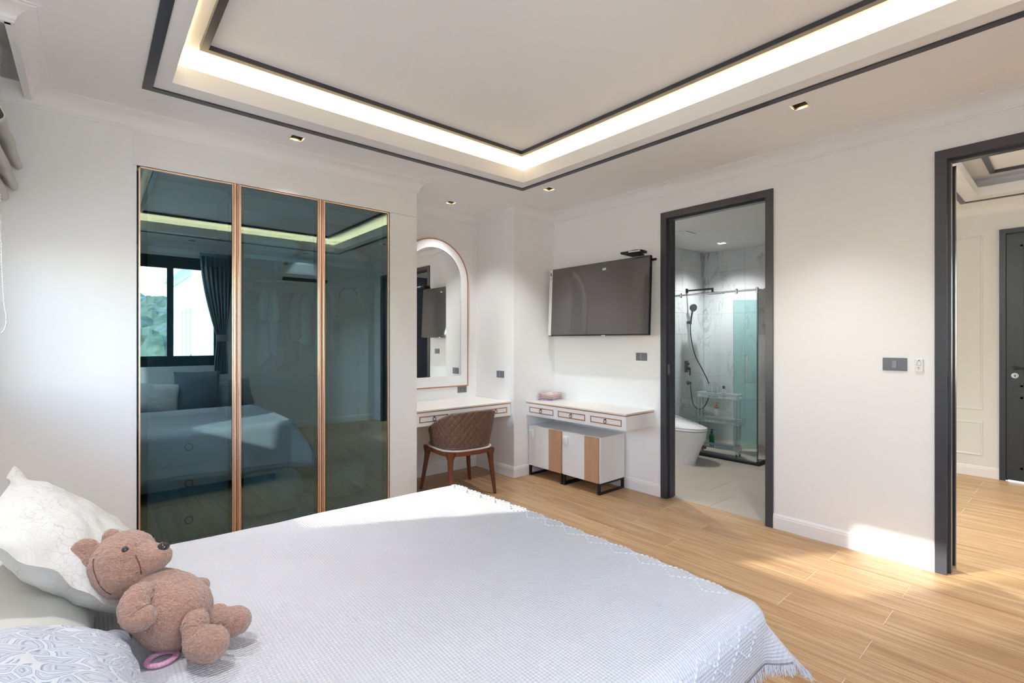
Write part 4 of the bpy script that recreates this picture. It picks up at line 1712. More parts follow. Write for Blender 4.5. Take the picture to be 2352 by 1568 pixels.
plate('light_switch', 'grey light switch on the wall under the television beside the bathroom door', 'switch', (XR, 2.673, 1.258), 'x-')
plate('light_switch', 'wide grey light switch between the two doorways', 'switch', (XR, 0.777, 1.255), 'x-', 0.124, 0.082)
plate('bell_button', 'small white button plate with bell symbol next to the hallway door', 'button', (XR, 0.655, 1.252), 'x-', 0.040, 0.080, 'bell', 'plastic_white')
plate('light_switch', 'grey light switch on the side of the alcove pier', 'switch', (3.31, 4.025, 1.053), 'x-')
plate('wall_socket', 'grey double socket under the arched mirror', 'socket', (3.115, YB, 0.875), 'y-', kind='socket')

# ---- downlights


def downlight(x, y, z, label, watts, group, col=(0.98, 0.99, 1.0), cone=88):
    t = thing('downlight', label, 'ceiling light', (x, y, z), group=group)
    MB().slab(x - .056, x + .056, y - .056, y + .056, z - .0025, z - .0002, [(x - .041, x + .041, y - .041, y + .041)], XYZ).build('trim_ring', 'gloss_white', t)
    can = MB()
    s0, s1, zt = .0408, .030, z + .075
    vs_ = [(x - s0, y - s0, z - .001), (x + s0, y - s0, z - .001), (x + s0, y + s0, z - .001), (x - s0, y + s0, z - .001),
           (x - s0, y - s0, z + .010), (x + s0, y - s0, z + .010), (x + s0, y + s0, z + .010), (x - s0, y + s0, z + .010)]
    can.add(vs_, [(0, 1, 5, 4), (1, 2, 6, 5), (2, 3, 7, 6), (3, 0, 4, 7)])
    can.build('warm_lit_edge', 'amber', t, recalc=False)  # rim coloured as if lit warm by the lamp
    cn = MB()
    vs_ = [(x - s0, y - s0, z + .010), (x + s0, y - s0, z + .010), (x + s0, y + s0, z + .010), (x - s0, y + s0, z + .010),
           (x - s1, y - s1, zt), (x + s1, y - s1, zt), (x + s1, y + s1, zt), (x - s1, y + s1, zt)]
    cn.add(vs_, [(0, 1, 5, 4), (1, 2, 6, 5), (2, 3, 7, 6), (3, 0, 4, 7), (4, 5, 6, 7)])
    cn.build('baffle', 'dark_hole', t, recalc=False)
    MB().cyl((x, y, zt - .008), (x, y, zt - .002), 0.022, 20).build('bulb', 'bulb', t)
    if watts:
        d = bpy.data.lights.new('downlight_lamp', 'SPOT')
        d.energy = watts
        d.spot_size = R(cone)
        d.spot_blend = 0.8
        d.shadow_soft_size = 0.03
        d.color = col
        o = bpy.data.objects.new('lamp', d)
        C.objects.link(o)
        o.parent = t
        o.location = (0, 0, 0.03)
    return t


LAB = ['square downlight above the wardrobe', 'square downlight inside the vanity alcove', 'square downlight off the corner of the ceiling tray',
       'square downlight in the ceiling between the two doorways', 'added unseen fill downlight over the near bed side by the window wall', 'added unseen fill downlight over the far bed side by the window wall',
       'added unseen fill downlight in front of the sliding window', 'added unseen fill downlight in front of the air conditioner']
for (x, y), l in zip(LAMPS, LAB):
    downlight(x, y, ZC, l, SPOT * (0.75 if 'alcove' in l else 1.0), 'bedroom downlights')
for (x, y), l in zip(hall_fill_lamps, ('added hallway fill downlight near the bathroom partition', 'added hallway fill downlight by the doorway', 'added hallway fill downlight at the far wall')):
    downlight(x, y, ZC, l, HALL_SPOT, 'added hallway fill downlights', (0.96, 1.0, 0.97), 130)
downlight(6.33, 3.10, BZ, 'bathroom downlight over the shower', BATH_SPOT, 'bathroom downlights', (0.98, 0.98, 0.97), 118)
downlight(4.50, 3.20, BZ, 'added unseen bathroom fill downlight behind the door frame', BATH_SPOT, 'bathroom downlights', (0.98, 0.98, 0.97), 118)  # unseen lamp, added to brighten the bathroom
vent = thing('exhaust_vent', 'square white exhaust vent in the bathroom ceiling', 'vent', (5.42, 3.15, BZ))
MB().box(5.30, 5.54, 3.03, 3.27, BZ - .012, BZ - .0005, 0.003).build('cover', 'plastic_white', vent)
for k in range(4):
    MB().box(5.33, 5.51, 3.07 + k * .05, 3.08 + k * .05, BZ - .016, BZ - .012).build('slat', 'plastic_white', vent)

# ================================================================== BATHROOM THINGS
TX, TY = 5.22, 3.28      # toilet centre line x
toi = thing('toilet', 'white one-piece toilet with closed lid and smooth skirted base', 'toilet', (TX, 3.25, 0))


def egg(hw, yf, yb, n=40, p=2.3):
    pts = []
    ym = yf + (yb - yf) * 0.42
    for k in range(n):
        a = 2 * PI * k / n
        c, s = math.cos(a), math.sin(a)
        b = (ym - yf) if s < 0 else (yb - ym)
        r = (abs(c) ** p + abs(s) ** p) ** (-1 / p)
        pts.append((TX + hw * c * r, ym + b * s * r))
    return pts


def loft(secs, caps=True):
    mb = MB()
    rows_ = [[(x, y, z) for x, y in poly] for poly, z in secs]
    n = len(rows_[0])
    o = len(mb.v)
    mb.grid(rows_, closed_u=True)
    if caps:
        mb.f += [[o + k for k in range(n)], [o + (len(rows_) - 1) * n + k for k in range(n)]]
        mb.mi += [0, 0]
    return mb


loft([(egg(.125, 2.86, 3.62), 0.0), (egg(.128, 2.86, 3.62), 0.03), (egg(.135, 2.835, 3.62), 0.10), (egg(.150, 2.80, 3.62), 0.20), (egg(.172, 2.75, 3.62), 0.30),
      (egg(.187, 2.745, 3.62), 0.365), (egg(.188, 2.742, 3.62), 0.385)]).build('bowl', 'ceramic', toi, smooth=50)
loft([(egg(.186, 2.746, 3.60), 0.388), (egg(.192, 2.735, 3.60), 0.394), (egg(.192, 2.735, 3.60), 0.410), (egg(.186, 2.744, 3.60), 0.416)]).build('seat_ring', 'ceramic', toi, smooth=50)
lid = []
for k in range(7):
    f = k / 6
    lid.append(([(x, y) for x, y in egg(.192 - .04 * f ** 3, 2.738 + .05 * f ** 3, 3.60)], None))
mb = MB()
n = 40
rows_ = []
for k, (poly, _) in enumerate(lid):
    f = k / 6
    rows_.append([(x, y, 0.420 + f * (0.012 + 0.15 * max(0, (y - 2.76) / 0.70) ** 1.3)) for x, y in poly])
mb.grid(rows_, closed_u=True)
mb.f += [list(range(n)), [6 * n + k for k in range(n)]]
mb.mi += [0, 0]
mb.build('lid', 'ceramic', toi, smooth=60)
MB().box(TX - .19, TX + .19, 3.46, 3.64, 0.40, 0.60, 0.03, 3).build('cistern', 'ceramic', toi, smooth=40)
MB().box(TX + .05, TX + .085, 2.775, 2.82, 0.185, 0.215).build('sticker', 'red', toi)

# glass shower enclosure
GXX = 5.71
enc = thing('shower_enclosure', 'frameless glass shower enclosure with chrome rail and open door', 'shower screen', (GXX, 3.0, 0))


def glass_panel(name, p, q, z0, z1, mat):
    mb = MB()
    p, q = Vector(p), Vector(q)
    d = (q - p).normalized()
    nrm = Vector((-d.y, d.x)) * 0.005
    cs = [p + nrm, p - nrm, q - nrm, q + nrm]
    vs_ = [(c.x, c.y, z) for z in (z0, z1) for c in cs]
    mb.add(vs_, [(0, 3, 7, 4), (1, 5, 6, 2)], 0)
    mb.add(vs_, [(0, 4, 5, 1), (3, 2, 6, 7), (4, 7, 6, 5), (0, 1, 2, 3)], 1)
    return mb.build(name, [mat, 'glass_edge'], enc, recalc=False)


glass_panel('glass_panel', (GXX, 2.39), (GXX, BY - .01), 0.03, 2.0, 'clear_glass')
glass_panel('glass_panel', (GXX + .012, 2.385), (6.10, 2.385), 0.03, 2.0, 'clear_glass')
sd = glass_panel('glass_door', (6.25, 2.905), (6.74, 2.40), 0.03, 1.93, 'teal_glass')
MB().tube([(GXX, BY, 1.985), (GXX, 2.385, 1.985)], 0.010, 12).tube([(GXX, 2.385, 1.985), (BX - .008, 2.385, 1.985)], 0.010, 12).build('top_rail', 'chrome', enc, smooth=50)
for (x, y) in ((GXX, 3.33), (GXX, 2.62), (GXX + .18, 2.385), (GXX, 2.385)):
    MB().cyl((x, y, 1.955), (x, y, 2.012), 0.014, 14).build('rail_clamp', 'chrome', enc, smooth=50)
MB().box(GXX - .025, GXX + .025, 2.36, BY - .01, 0.0, 0.03, 0.002).box(GXX + .026, BX - .01, 2.36, 2.41, 0.0, 0.03, 0.002).build('floor_kerb', 'matt_black', enc)
dv = Vector((6.74 - 6.25, 2.40 - 2.905)).normalized()
nv_ = Vector((dv.y, -dv.x))
if nv_.x > 0:
    nv_ = -nv_


def onp(s, off):
    p = Vector((6.25, 2.905)) + dv * s + nv_ * off
    return (p.x, p.y)


h1, h2 = onp(.15, .05), onp(.60, .05)
hn = MB()
hn.tube([(*h1, 1.22), (*h1, 0.885)], 0.010, 12).tube([(*h1, 0.885), (*h2, 0.885)], 0.010, 12)
for s, z in ((.15, 1.22), (.15, .885), (.58, .885)):
    hn.tube([(*onp(s, .05), z), (*onp(s, -.004), z)], 0.012, 12)
hn.build('towel_bar_handle', 'chrome', sd, smooth=50)

# shower fittings
sx0 = 6.40
rs_ = thing('rain_shower', 'black overhead rain shower on a square arm', 'shower', (sx0, BY - .2, 2.05))
MB().box(sx0 - .03, sx0 + .03, BY - .02, BY - .008, 2.085, 2.145, 0.003).build('wall_plate', 'matt_black', rs_)
MB().box(sx0 - .012, sx0 + .012, BY - .40, BY - .018, 2.103, 2.127, 0.002).build('arm', 'matt_black', rs_)
MB().box(sx0 - .011, sx0 + .011, BY - .40, BY - .378, 2.06, 2.103).build('drop_pipe', 'matt_black', rs_)
MB().box(sx0 - .11, sx0 + .11, BY - .50, BY - .28, 2.048, 2.060, 0.003).build('head', 'matt_black', rs_)
hx = 6.04


YW = BY - .008
hsx, _, hsz = 6.43, 0, 1.86
hd = thing('hand_shower', 'round black hand shower with hose on the marble wall', 'shower', (6.43, BY - .05, 1.65))
MB().box(6.40, 6.455, BY - .05, BY - .008, 1.65, 1.69, 0.003).build('holder', 'matt_black', hd)
MB().tube([(6.43, BY - .055, 1.64), (6.432, BY - .06, 1.72), (6.436, BY - .075, 1.83)], [.012, .012, .014], 14).build('handle', 'matt_black', hd, smooth=50)
hm = MB()
ax = Vector((-0.45, -0.85, -0.25)).normalized()
cc = Vector((6.438, BY - .085, 1.875))
hm.tube([cc - ax * .014, cc + ax * .012], [.048, .055], 28)
hm.build('spray_head', 'matt_black', hd, smooth=40)
hose = []
P0 = [(6.43, BY - .05, 1.64), (6.43, BY - .06, 1.45), (6.47, BY - .10, 1.20), (6.58, BY - .16, 0.98), (6.66, BY - .20, 0.80), (6.66, BY - .20, 0.62),
      (6.60, BY - .16, 0.47), (6.52, BY - .11, 0.45), (6.46, BY - .07, 0.53), (6.435, BY - .055, 0.70), (6.43, BY - .05, 0.80)]


def spline(P, m=8):
    P = [Vector(p) for p in P]
    out = []
    for i in range(len(P) - 1):
        a, b, c, d = P[max(i - 1, 0)], P[i], P[i + 1], P[min(i + 2, len(P) - 1)]
        for k in range(m):
            t = k / m
            out.append(0.5 * ((2 * b) + (c - a) * t + (2 * a - 5 * b + 4 * c - d) * t * t + (3 * b - a - 3 * c + d) * t ** 3))
    out.append(P[-1])
    return out


MB().tube(spline(P0), 0.0075, 10).build('hose', 'matt_black', hd, smooth=60)
MB().cyl((6.43, BY - .008, 0.815), (6.43, BY - .055, 0.815), 0.020, 16).cyl((6.43, BY - .008, .815), (6.43, BY - .016, .815), 0.032, 20).build('wall_outlet', 'matt_black', hd, smooth=40)
vl = thing('shower_mixer', 'square black shower mixer valve with lever', 'tap', (6.39, BY - .02, 0.98))
MB().box(6.345, 6.435, BY - .018, BY - .008, 0.965, 1.13, 0.008, 2).build('plate', 'matt_black', vl, smooth=40)
MB().cyl((6.39, BY - .018, 1.085), (6.39, BY - .055, 1.085), 0.014, 14).cyl((6.39, BY - .018, 1.02), (6.39, BY - .06, 1.02), 0.021, 16).build('knobs', 'matt_black', vl, smooth=40)
MB().box(6.381, 6.399, BY - .075, BY - .055, 0.925, 1.025, 0.005).build('lever', 'matt_black', vl)

# slim caddy in the shower
cx, cy = 5.955, 2.95
cad = thing('shower_caddy', 'slim white three-tier slotted caddy inside the shower', 'caddy', (cx, cy, 0))
L2, W2 = 0.26, 0.065
for z in (0.075, 0.385, 0.695):
    tr = MB()
    t_ = 0.004
    tr.box(cx - W2 + .006, cx + W2 - .006, cy - L2 + .006, cy + L2 - .006, z, z + t_)
    tr.box(cx - W2 - .004, cx + W2 + .004, cy - L2 - .004, cy - L2 + .004, z + .052, z + .062).box(cx - W2 - .004, cx + W2 + .004, cy + L2 - .004, cy + L2 + .004, z + .052, z + .062)
    tr.box(cx - W2 - .004, cx - W2 + .004, cy - L2, cy + L2, z + .052, z + .062).box(cx + W2 - .004, cx + W2 + .004, cy - L2, cy + L2, z + .052, z + .062)
    for s in (-1, 1):
        xx = cx + s * (W2 - .002)
        tr.slab(cy - L2 + .002, cy + L2 - .002, z, z + .054, xx - .002, xx + .002,
                [(cy - L2 + .03 + k * .0205, cy - L2 + .041 + k * .0205, z + .012, z + .040) for k in range(23)], YZX)
        tr.slab(cx - W2 + .002, cx + W2 - .002, z, z + .054, cy + s * (L2 - .002) - .002, cy + s * (L2 - .002) + .002,
                [(cx - W2 + .02 + k * .02, cx - W2 + .03 + k * .02, z + .012, z + .040) for k in range(5)], XZY)
    tr.build('tray', 'plastic_white', cad)
for sx in (-1, 1):
    for sy in (-1, 1):
        MB().box(cx + sx * (W2 - .022) - .013, cx + sx * (W2 - .022) + .013, cy + sy * (L2 - .022) - .013, cy + sy * (L2 - .022) + .013, 0.03, 0.70, 0.003).build('post', 'acrylic', cad)
        MB().cyl((cx + sx * (W2 - .022), cy + sy * (L2 - .022), 0.0), (cx + sx * (W2 - .022), cy + sy * (L2 - .022), 0.03), 0.012, 12).build('foot', 'plastic_grey', cad, smooth=40)


def text_mesh(s, size):
    cu = bpy.data.curves.new('lettering', 'FONT')
    cu.body = s
    cu.size = size
    cu.align_x = 'CENTER'
    cu.extrude = 0.0003
    ob = bpy.data.objects.new('lettering', cu)
    C.objects.link(ob)
    dg = bpy.context.evaluated_depsgraph_get()
    me = ob.evaluated_get(dg).to_mesh()
    vs_ = [v.co.copy() for v in me.vertices]
    fs_ = [list(p.vertices) for p in me.polygons]
    ob.evaluated_get(dg).to_mesh_clear()
    bpy.data.objects.remove(ob)
    bpy.data.curves.remove(cu)
    return vs_, fs_


def bottle(label, x, y, z, r, h, mat, capmat, kind='pump', band=None, word=None, flat=0.7):
    t = thing('bottle', label, 'bottle', (x, y, z), group='toiletries on the shower caddy')
    MB().lathe([(r * .92, 0), (r, .006), (r, h * .72), (r * .9, h * .84), (r * .45, h * .93), (r * .42, h)], (x, y, z), 24, sx=flat, sy=1).build('body', mat, t, smooth=40)
    if kind == 'pump':
        MB().lathe([(r * .5, h), (r * .5, h + .018), (r * .2, h + .02), (r * .2, h + .035), (r * .42, h + .037), (r * .42, h + .047)], (x, y, z), 18).box(x - .004, x + .004, y - r * 1.15, y, z + h + .038, z + h + .046).build('pump', capmat, t, smooth=40)
    else:
        MB().lathe([(r * .55, h), (r * .55, h + .035), (r * .5, h + .037)], (x, y, z), 18).build('cap', capmat, t, smooth=40)
    if band:
        MB().lathe([(r * 1.012, h * band[0]), (r * 1.012, h * band[1])], (x, y, z), 24, sx=flat, sy=1).build('label_band', band[2], t, smooth=40)
    if word:
        vs_, fs_ = text_mesh(word, 0.026)
        mb = MB()
        mb.add([(x - r * flat - .0006 - v.z, y - v.x, z + h * .42 + v.y) for v in vs_], fs_)
        mb.build('lettering', 'navy_ink', t, recalc=False)
    return t


M['navy_ink'] = plain('navy_ink', '#1f2d55', 0.4, var=0.05)
M['blue_band'] = plain('blue_label', '#223a86', 0.35, var=0.05)
M['orange'] = plain('orange_plastic', '#d0742a', 0.35, var=0.05)
M['green_gel'] = plain('green_bottle', '#1f6b3c', 0.2, var=0.08)
M['navy_cap'] = plain('navy_pump', '#1c2450', 0.35, var=0.05)
zt3, zt2, zt1 = 0.700, 0.390, 0.080
bottle('white lettered pump bottle at the left of the caddy top tray', cx - .01, cy + .115, zt3, .033, .15, 'plastic_white', 'cream_cap' if False else 'plastic_white', 'pump', (0.05, .12, 'blue_band'), 'Dove')
bottle('white lettered pump bottle in the middle of the caddy top tray', cx - .02, cy + .035, zt3, .034, .155, 'plastic_white', 'plastic_white', 'pump', (0.05, .12, 'blue_band'), 'Dove')
bottle('small bottle with blue band at the right of the caddy top tray', cx, cy - .06, zt3, .028, .115, 'plastic_white', 'navy_cap', 'cap', (0.08, .5, 'blue_band'))
bottle('white bottle with orange pump on the caddy middle tray', cx, cy + .03, zt2, .024, .20, 'plastic_white', 'orange', 'pump', (0.86, .97, 'orange'))
bottle('green bottle with navy pump on the caddy bottom tray', cx - .01, cy + .09, zt1, .033, .17, 'green_gel', 'navy_cap', 'pump')
MB_bowl = MB().lathe([(.0, .004), (.05, .004), (.058, .05), (.062, .052), (.062, .056), (.056, .054), (.045, .010), (.0, .010)], (cx, cy - .12, zt1), 28, sx=.9)
tag(MB_bowl.build('soap_bowl', 'plastic_white', smooth=40), 'shallow white bowl on the caddy bottom tray', 'bowl')

# ================================================================== TEDDY BEAR
CA, SA = math.cos(R(49.24)), math.sin(R(49.24))
LAT = Vector((SA, -CA, 0))
FWD = Vector((CA, SA, 0))
UPV = Vector((0, 0, 1))


def fuzz(p, seed=0.0, amp=0.0020):
    q = p * 95
    return amp * (noise.noise((q.x + seed, q.y, q.z)) + 0.6 * noise.noise((q.x * 2.1, q.y * 2.1 + seed, q.z * 2.1)))


bear = thing('teddy_bear', 'dusty brown plush teddy bear lying on its back against the white pillow', 'toy', (0.18, 1.62, BT))


def blob(rows, mb=None, seed=0.0):
    """closed grid with fuzz"""
    mb = mb or MB()
    out = []
    n = len(rows)
    for r in rows:
        c = sum(r, Vector((0, 0, 0))) / len(r)
        out.append([p + (p - c).normalized() * fuzz(p, seed) if (p - c).length > 1e-6 else p for p in r])
    mb.grid(out, closed_u=True)
    return mb


def tubebody(P, rad, seed=0.0, n=90, sub=18, flat=None):
    pts = spline(P, sub)
    rs = [Vector((r, 0, 0)) for r in rad]
    rr = [v.x for v in spline(rs, sub)]
    rows_ = []
    up = None
    for i, p in enumerate(pts):
        t = (pts[min(i + 1, len(pts) - 1)] - pts[max(i - 1, 0)]).normalized()
        if up is None:
            up = Vector((0, 0, 1)) if abs(t.z) < .9 else Vector((1, 0, 0))
        s = t.cross(up).normalized()
        up = s.cross(t).normalized()
        rows_.append([p + (s * math.cos(2 * PI * k / n) + up * math.sin(2 * PI * k / n)) * max(.0006, rr[i]) for k in range(n)])
    return blob(rows_, None, seed)


def PX(px, py, D):
    """world point seen at photo pixel (px,py) at depth D"""
    u, v = (px - 1176) / 1126.5, (784 - py) / 1126.5
    return FWD * D + LAT * (u * D) + UPV * (v * D) + Vector((0, 0, 1.4))


# torso: from neck to bottom
tn, tb = PX(330, 1336, 1.335), PX(418, 1425, 1.275)
ax_t = (tb - tn).normalized()
Pt, Rt = [], []
for f, r in ((-0.04, .0), (-.03, .030), (.08, .050), (.30, .070), (.55, .084), (.80, .088), (1.02, .080), (1.20, .056), (1.29, .028), (1.31, .0)):
    Pt.append(tn + (tb - tn) * f)
    Rt.append(r)
tubebody(Pt, Rt, 1.0, 130).build('torso', 'fur', bear, smooth=80)
# head with snout
hc = PX(289, 1294, 1.315)
Fd = (LAT * 0.90 + UPV * 0.40 + FWD * 0.06).normalized()
Sd = (-FWD * 0.97 - LAT * 0.16).normalized()          # towards the viewer: the bear's near side
Sd = (Sd - Fd * Sd.dot(Fd)).normalized()
Cr = Sd.cross(Fd).normalized()
if Cr.z < 0:
    Cr = -Cr
sn = (Fd * 0.97 - Cr * 0.20).normalized()
rows_ = []
NVh, NUh = 100, 140
for i in range(NVh + 1):
    ph = PI * i / NVh
    row = []
    for j in range(NUh):
        th = 2 * PI * j / NUh
        d = (Cr * math.cos(ph) + (Fd * math.cos(th) + Sd * math.sin(th)) * math.sin(ph))
        an = d.angle(sn)
        r = 0.0775 * (1 + 0.10 * abs(d.dot(Cr)))
        g_ = math.exp(-(an / 0.40) ** 2)
        r = r * (1 - 0.12 * math.exp(-((an - .62) / .22) ** 2)) + 0.040 * g_
        p = hc + d * r
        row.append(p + d * fuzz(p, 2.0))
    rows_.append(row)
MB().grid(rows_, closed_u=True).build('head', 'fur', bear, smooth=80)
tip = hc + sn * 0.108 + Cr * 0.022
mn = Matrix.Translation(tip)
MB().sphere(tip, 0.015, 0.015, 0.012, 18, 10).build('nose', 'eye', bear, smooth=80)
for s in (1, -1):
    dd = (Fd * 0.62 + Cr * 0.44 + Sd * 0.62 * s).normalized()
    MB().sphere(hc + dd * 0.0765, 0.0085, nu=14, nv=8).build('eye', 'eye', bear, smooth=80)
    de = (-Fd * 0.40 + Cr * 0.63 + Sd * 0.45 * s).normalized()
    ec = hc - Fd * 0.046 + Cr * 0.068 + Sd * (0.046 * s)
    en = (Fd * 0.25 + Sd * s * 0.95).normalized()
    eu = (de - en * de.dot(en)).normalized()
    ev = en.cross(eu)
    er = []
    for i in range(21):
        f = -1 + 2 * i / 20
        rr = math.sqrt(max(0, 1 - f * f))
        er.append([ec + en * (0.014 * f - 0.009 * (1 - (f)) * rr * 0) + (eu * math.cos(2 * PI * k / 60) * 0.038 + ev * math.sin(2 * PI * k / 60) * 0.035) * max(.02, rr ** 0.7) - en * (0.008 * (1 - rr) * (1 if f > 0 else 0)) for k in range(60)])
    blob(er, None, 3.0 + s).build('ear', 'fur', bear, smooth=80)
# limbs from photo positions
D0 = 1.25


def limb(name, pts, rad, seed, label=None):
    o = tubebody([PX(*p) for p in pts], rad, seed).build(name, 'fur', bear, smooth=80)
    return o


limb('arm', [(340, 1352, 1.27), (328, 1358, 1.235), (312, 1376, 1.21), (308, 1400, 1.195), (318, 1416, 1.19), (334, 1412, 1.19), (346, 1404, 1.19), (350, 1402, 1.19)],
     [.006, .024, .031, .033, .033, .029, .016, .0], 5.0)
limb('arm', [(425, 1358, 1.40), (442, 1350, 1.41), (458, 1348, 1.415), (472, 1350, 1.415), (479, 1352, 1.415)], [.015, .024, .025, .019, .0], 6.0)
limb('leg', [(440, 1415, 1.25), (447, 1425, 1.235), (450, 1450, 1.22), (460, 1472, 1.21), (478, 1478, 1.20), (500, 1474, 1.195), (516, 1470, 1.193), (521, 1468, 1.193)],
     [.008, .030, .030, .039, .041, .036, .018, .0], 7.0)
limb('leg', [(478, 1408, 1.33), (492, 1412, 1.32), (504, 1424, 1.31), (524, 1428, 1.30), (545, 1424, 1.295), (562, 1416, 1.29), (570, 1412, 1.29)],
     [.008, .030, .034, .036, .036, .022, .0], 8.0)
MB().sphere(tuple(PX(372, 1486, 1.262)), 0.020, nu=16, nv=10).build('tail', 'fur', bear, smooth=80)
# seams, slightly proud threads
sm = MB()
pts = []
for k in range(15):
    f = k / 14
    d = (-Fd * (0.20 - 0.05 * f) + Cr * (0.55 - 1.25 * f) + Sd * 0.78).normalized()
    pts.append(hc + d * (0.0775 * (1 + .10 * abs(d.dot(Cr)))))
sm.tube(pts, 0.0016, 6)
sm.build('head_seam', 'seam', bear, smooth=60)
sm = MB()
pts = []
for k in range(13):
    f = k / 12
    d = (sn * 0.80 + Cr * (0.30 - 0.72 * f) + Sd * 0.50).normalized()
    an = d.angle(sn)
    r = 0.0775 * (1 + 0.10 * abs(d.dot(Cr)))
    r = r * (1 - 0.12 * math.exp(-((an - .62) / .22) ** 2)) + 0.040 * math.exp(-(an / 0.40) ** 2)
    pts.append(hc + d * (r + .0005))
sm.tube(pts, 0.0016, 6)
sm.build('cheek_seam', 'seam', bear, smooth=60)

# pink coil hair tie on the coverlet
hp = PX(371, 1515, 1.226)
ht = MB()
rows_ = []
for k in range(160):
    a = 2 * PI * k / 160
    row = []
    for q in range(16):
        b = 2 * PI * q / 16
        rm = 0.0050 + 0.0014 * abs(math.sin((2 * b + 26 * a) / 2))
        rr = 0.027 + rm * math.cos(b)
        row.append((hp.x + rr * math.cos(a) * 1.12, hp.y + rr * math.sin(a), BT + 0.008 + rm * math.sin(b)))
    rows_.append(row)
ht.grid(rows_, closed_u=True, closed_v=True)
tag(ht.build('hair_tie', 'pink', smooth=70), 'pink spiral hair tie lying beside the teddy bear', 'hair tie')

# ================================================================== BLIND, CURTAINS, AIR CONDITIONER, WINDOW SEAT
bl = thing('roman_blind', 'grey roman blind gathered in drooping folds at the bed-head window', 'blind', (-0.45, 3.35, 2.15))
MB().box(-0.50, -0.44, 2.97, 3.78, 2.94, 2.995, 0.004).build('headrail', 'gloss_white', bl)
prof = [(-0.47, 2.94), (-0.468, 2.60), (-0.40, 2.58), (-0.335, 2.49), (-0.285, 2.385), (-0.275, 2.355), (-0.292, 2.338), (-0.33, 2.37), (-0.40, 2.44), (-0.462, 2.47),
        (-0.464, 2.44), (-0.40, 2.43), (-0.345, 2.36), (-0.30, 2.265), (-0.293, 2.235), (-0.31, 2.222), (-0.36, 2.27), (-0.42, 2.33), (-0.462, 2.35),
        (-0.464, 2.33), (-0.42, 2.32), (-0.37, 2.27), (-0.332, 2.195), (-0.330, 2.17), (-0.350, 2.16), (-0.40, 2.21), (-0.44, 2.25), (-0.466, 2.27), (-0.470, 2.12)]
sp = spline([(x, 0, z) for x, z in prof], 4)
ys = [2.97 + 0.78 * k / 20 for k in range(21)]
rows_ = []
for yy in ys:
    rows_.append([(p.x + 0.006 * noise.noise((p.z * 4, yy * 5, 1)), yy, p.z + 0.012 * noise.noise((p.x * 5, yy * 4, 2))) for p in sp])
blo = MB().grid(rows_).build('fabric', 'blind', bl, smooth=60)
so = blo.modifiers.new('thickness', 'SOLIDIFY')
so.thickness = 0.004
chn = MB()
pts = spline([(-0.345, 3.60, 2.93), (-0.345, 3.60, 2.4), (-0.341, 3.605, 1.9), (-0.333, 3.62, 1.62), (-0.325, 3.63, 1.53), (-0.328, 3.62, 1.47), (-0.345, 3.60, 1.44), (-0.366, 3.58, 1.46), (-0.37, 3.57, 1.6),
              (-0.37, 3.57, 2.93)], 40)
last = None
for p in pts:
    if last is None or (p - last).length > 0.0095:
        chn.sphere(p, 0.0036, nu=6, nv=4)
        last = p
chn.tube([pts[i] for i in range(0, len(pts), 4)], 0.001, 5)
co = chn.build('bead_chain', 'plastic_white', bl, smooth=60)
co['label'] = 'white bead pull chain'


def curtain(label, xa_t, xb_t, xa_m, xb_m, xa_b, xb_b, zt, zm, zb, y0):
    t = thing('curtain', label, 'curtain', ((xa_t + xb_t) / 2, y0, zb))
    nz, nx = 44, 90
    rows_ = []
    for i in range(nz + 1):
        z = zt + (zb - zt) * i / nz
        if z > zm:
            f = (zt - z) / (zt - zm)
            f2 = f ** 1.6
            a, b = xa_t + (xa_m - xa_t) * f2, xb_t + (xb_m - xb_t) * f2
        else:
            f = (zm - z) / (zm - zb)
            a, b = xa_m + (xa_b - xa_m) * math.sin(f * PI / 2), xb_m + (xb_b - xb_m) * math.sin(f * PI / 2)
        amp = 0.012 + 0.10 * (b - a) * 0.35
        rows_.append([(a + (b - a) * k / nx, y0 + amp * math.sin(2 * PI * 7 * k / nx + 0.5 * math.sin(z * 3)) + 0.008 * noise.noise((k * .3, z * 3, 0)), z) for k in range(nx + 1)])
    o = MB().grid(rows_).build('cloth', 'grey_fabric', t, smooth=70)
    s = o.modifiers.new('thickness', 'SOLIDIFY')
    s.thickness = 0.003
    xm, hw = (xa_m + xb_m) / 2, abs(xb_m - xa_m) / 2 + .012
    MB().sweep([(xm + hw * math.cos(2 * PI * k / 24), y0 + .045 * math.sin(2 * PI * k / 24)) for k in range(24)], [(0, zm - .05), (-.006, zm - .05), (-.006, zm + .05), (0, zm + .05)], True).build('tieback', 'grey_fabric2', t, smooth=60)
    return t


curtain('slate grey curtain tied back at the right of the rear sliding window', 1.20, 1.62, 1.42, 1.54, 1.38, 1.56, 2.68, 1.45, 0.92, YC + .07)
curtain('slate grey curtain tied back at the left of the rear sliding window', 0.05, 0.46, 0.12, 0.24, 0.10, 0.27, 2.68, 1.45, 0.92, YC + .07)

ac = thing('air_conditioner', 'white wall-mounted air conditioner on the rear wall', 'air conditioner', (2.64, YC + .1, 2.37))
AP = [(0, 2.385), (0.10, 2.37), (0.19, 2.42), (0.21, 2.47), (0.21, 2.62), (0.19, 2.66), (0, 2.665)]
MB().prism(AP, lambda u, v, w: (w, YC + .001 + u, v), 2.21, 3.07).build('case', 'plastic_white', ac)
MB().prism([(0.108, 2.372), (0.182, 2.412), (0.176, 2.420), (0.102, 2.380)], lambda u, v, w: (w, YC + .001 + u, v - .004), 2.30, 3.0).build('air_outlet', 'plastic_dark', ac)
MB().prism([(0.211, 2.595), (0.214, 2.595), (0.214, 2.64), (0.211, 2.64)], lambda u, v, w: (w, YC + .001 + u, v), 2.30, 2.36).build('badge', 'plastic_grey', ac)

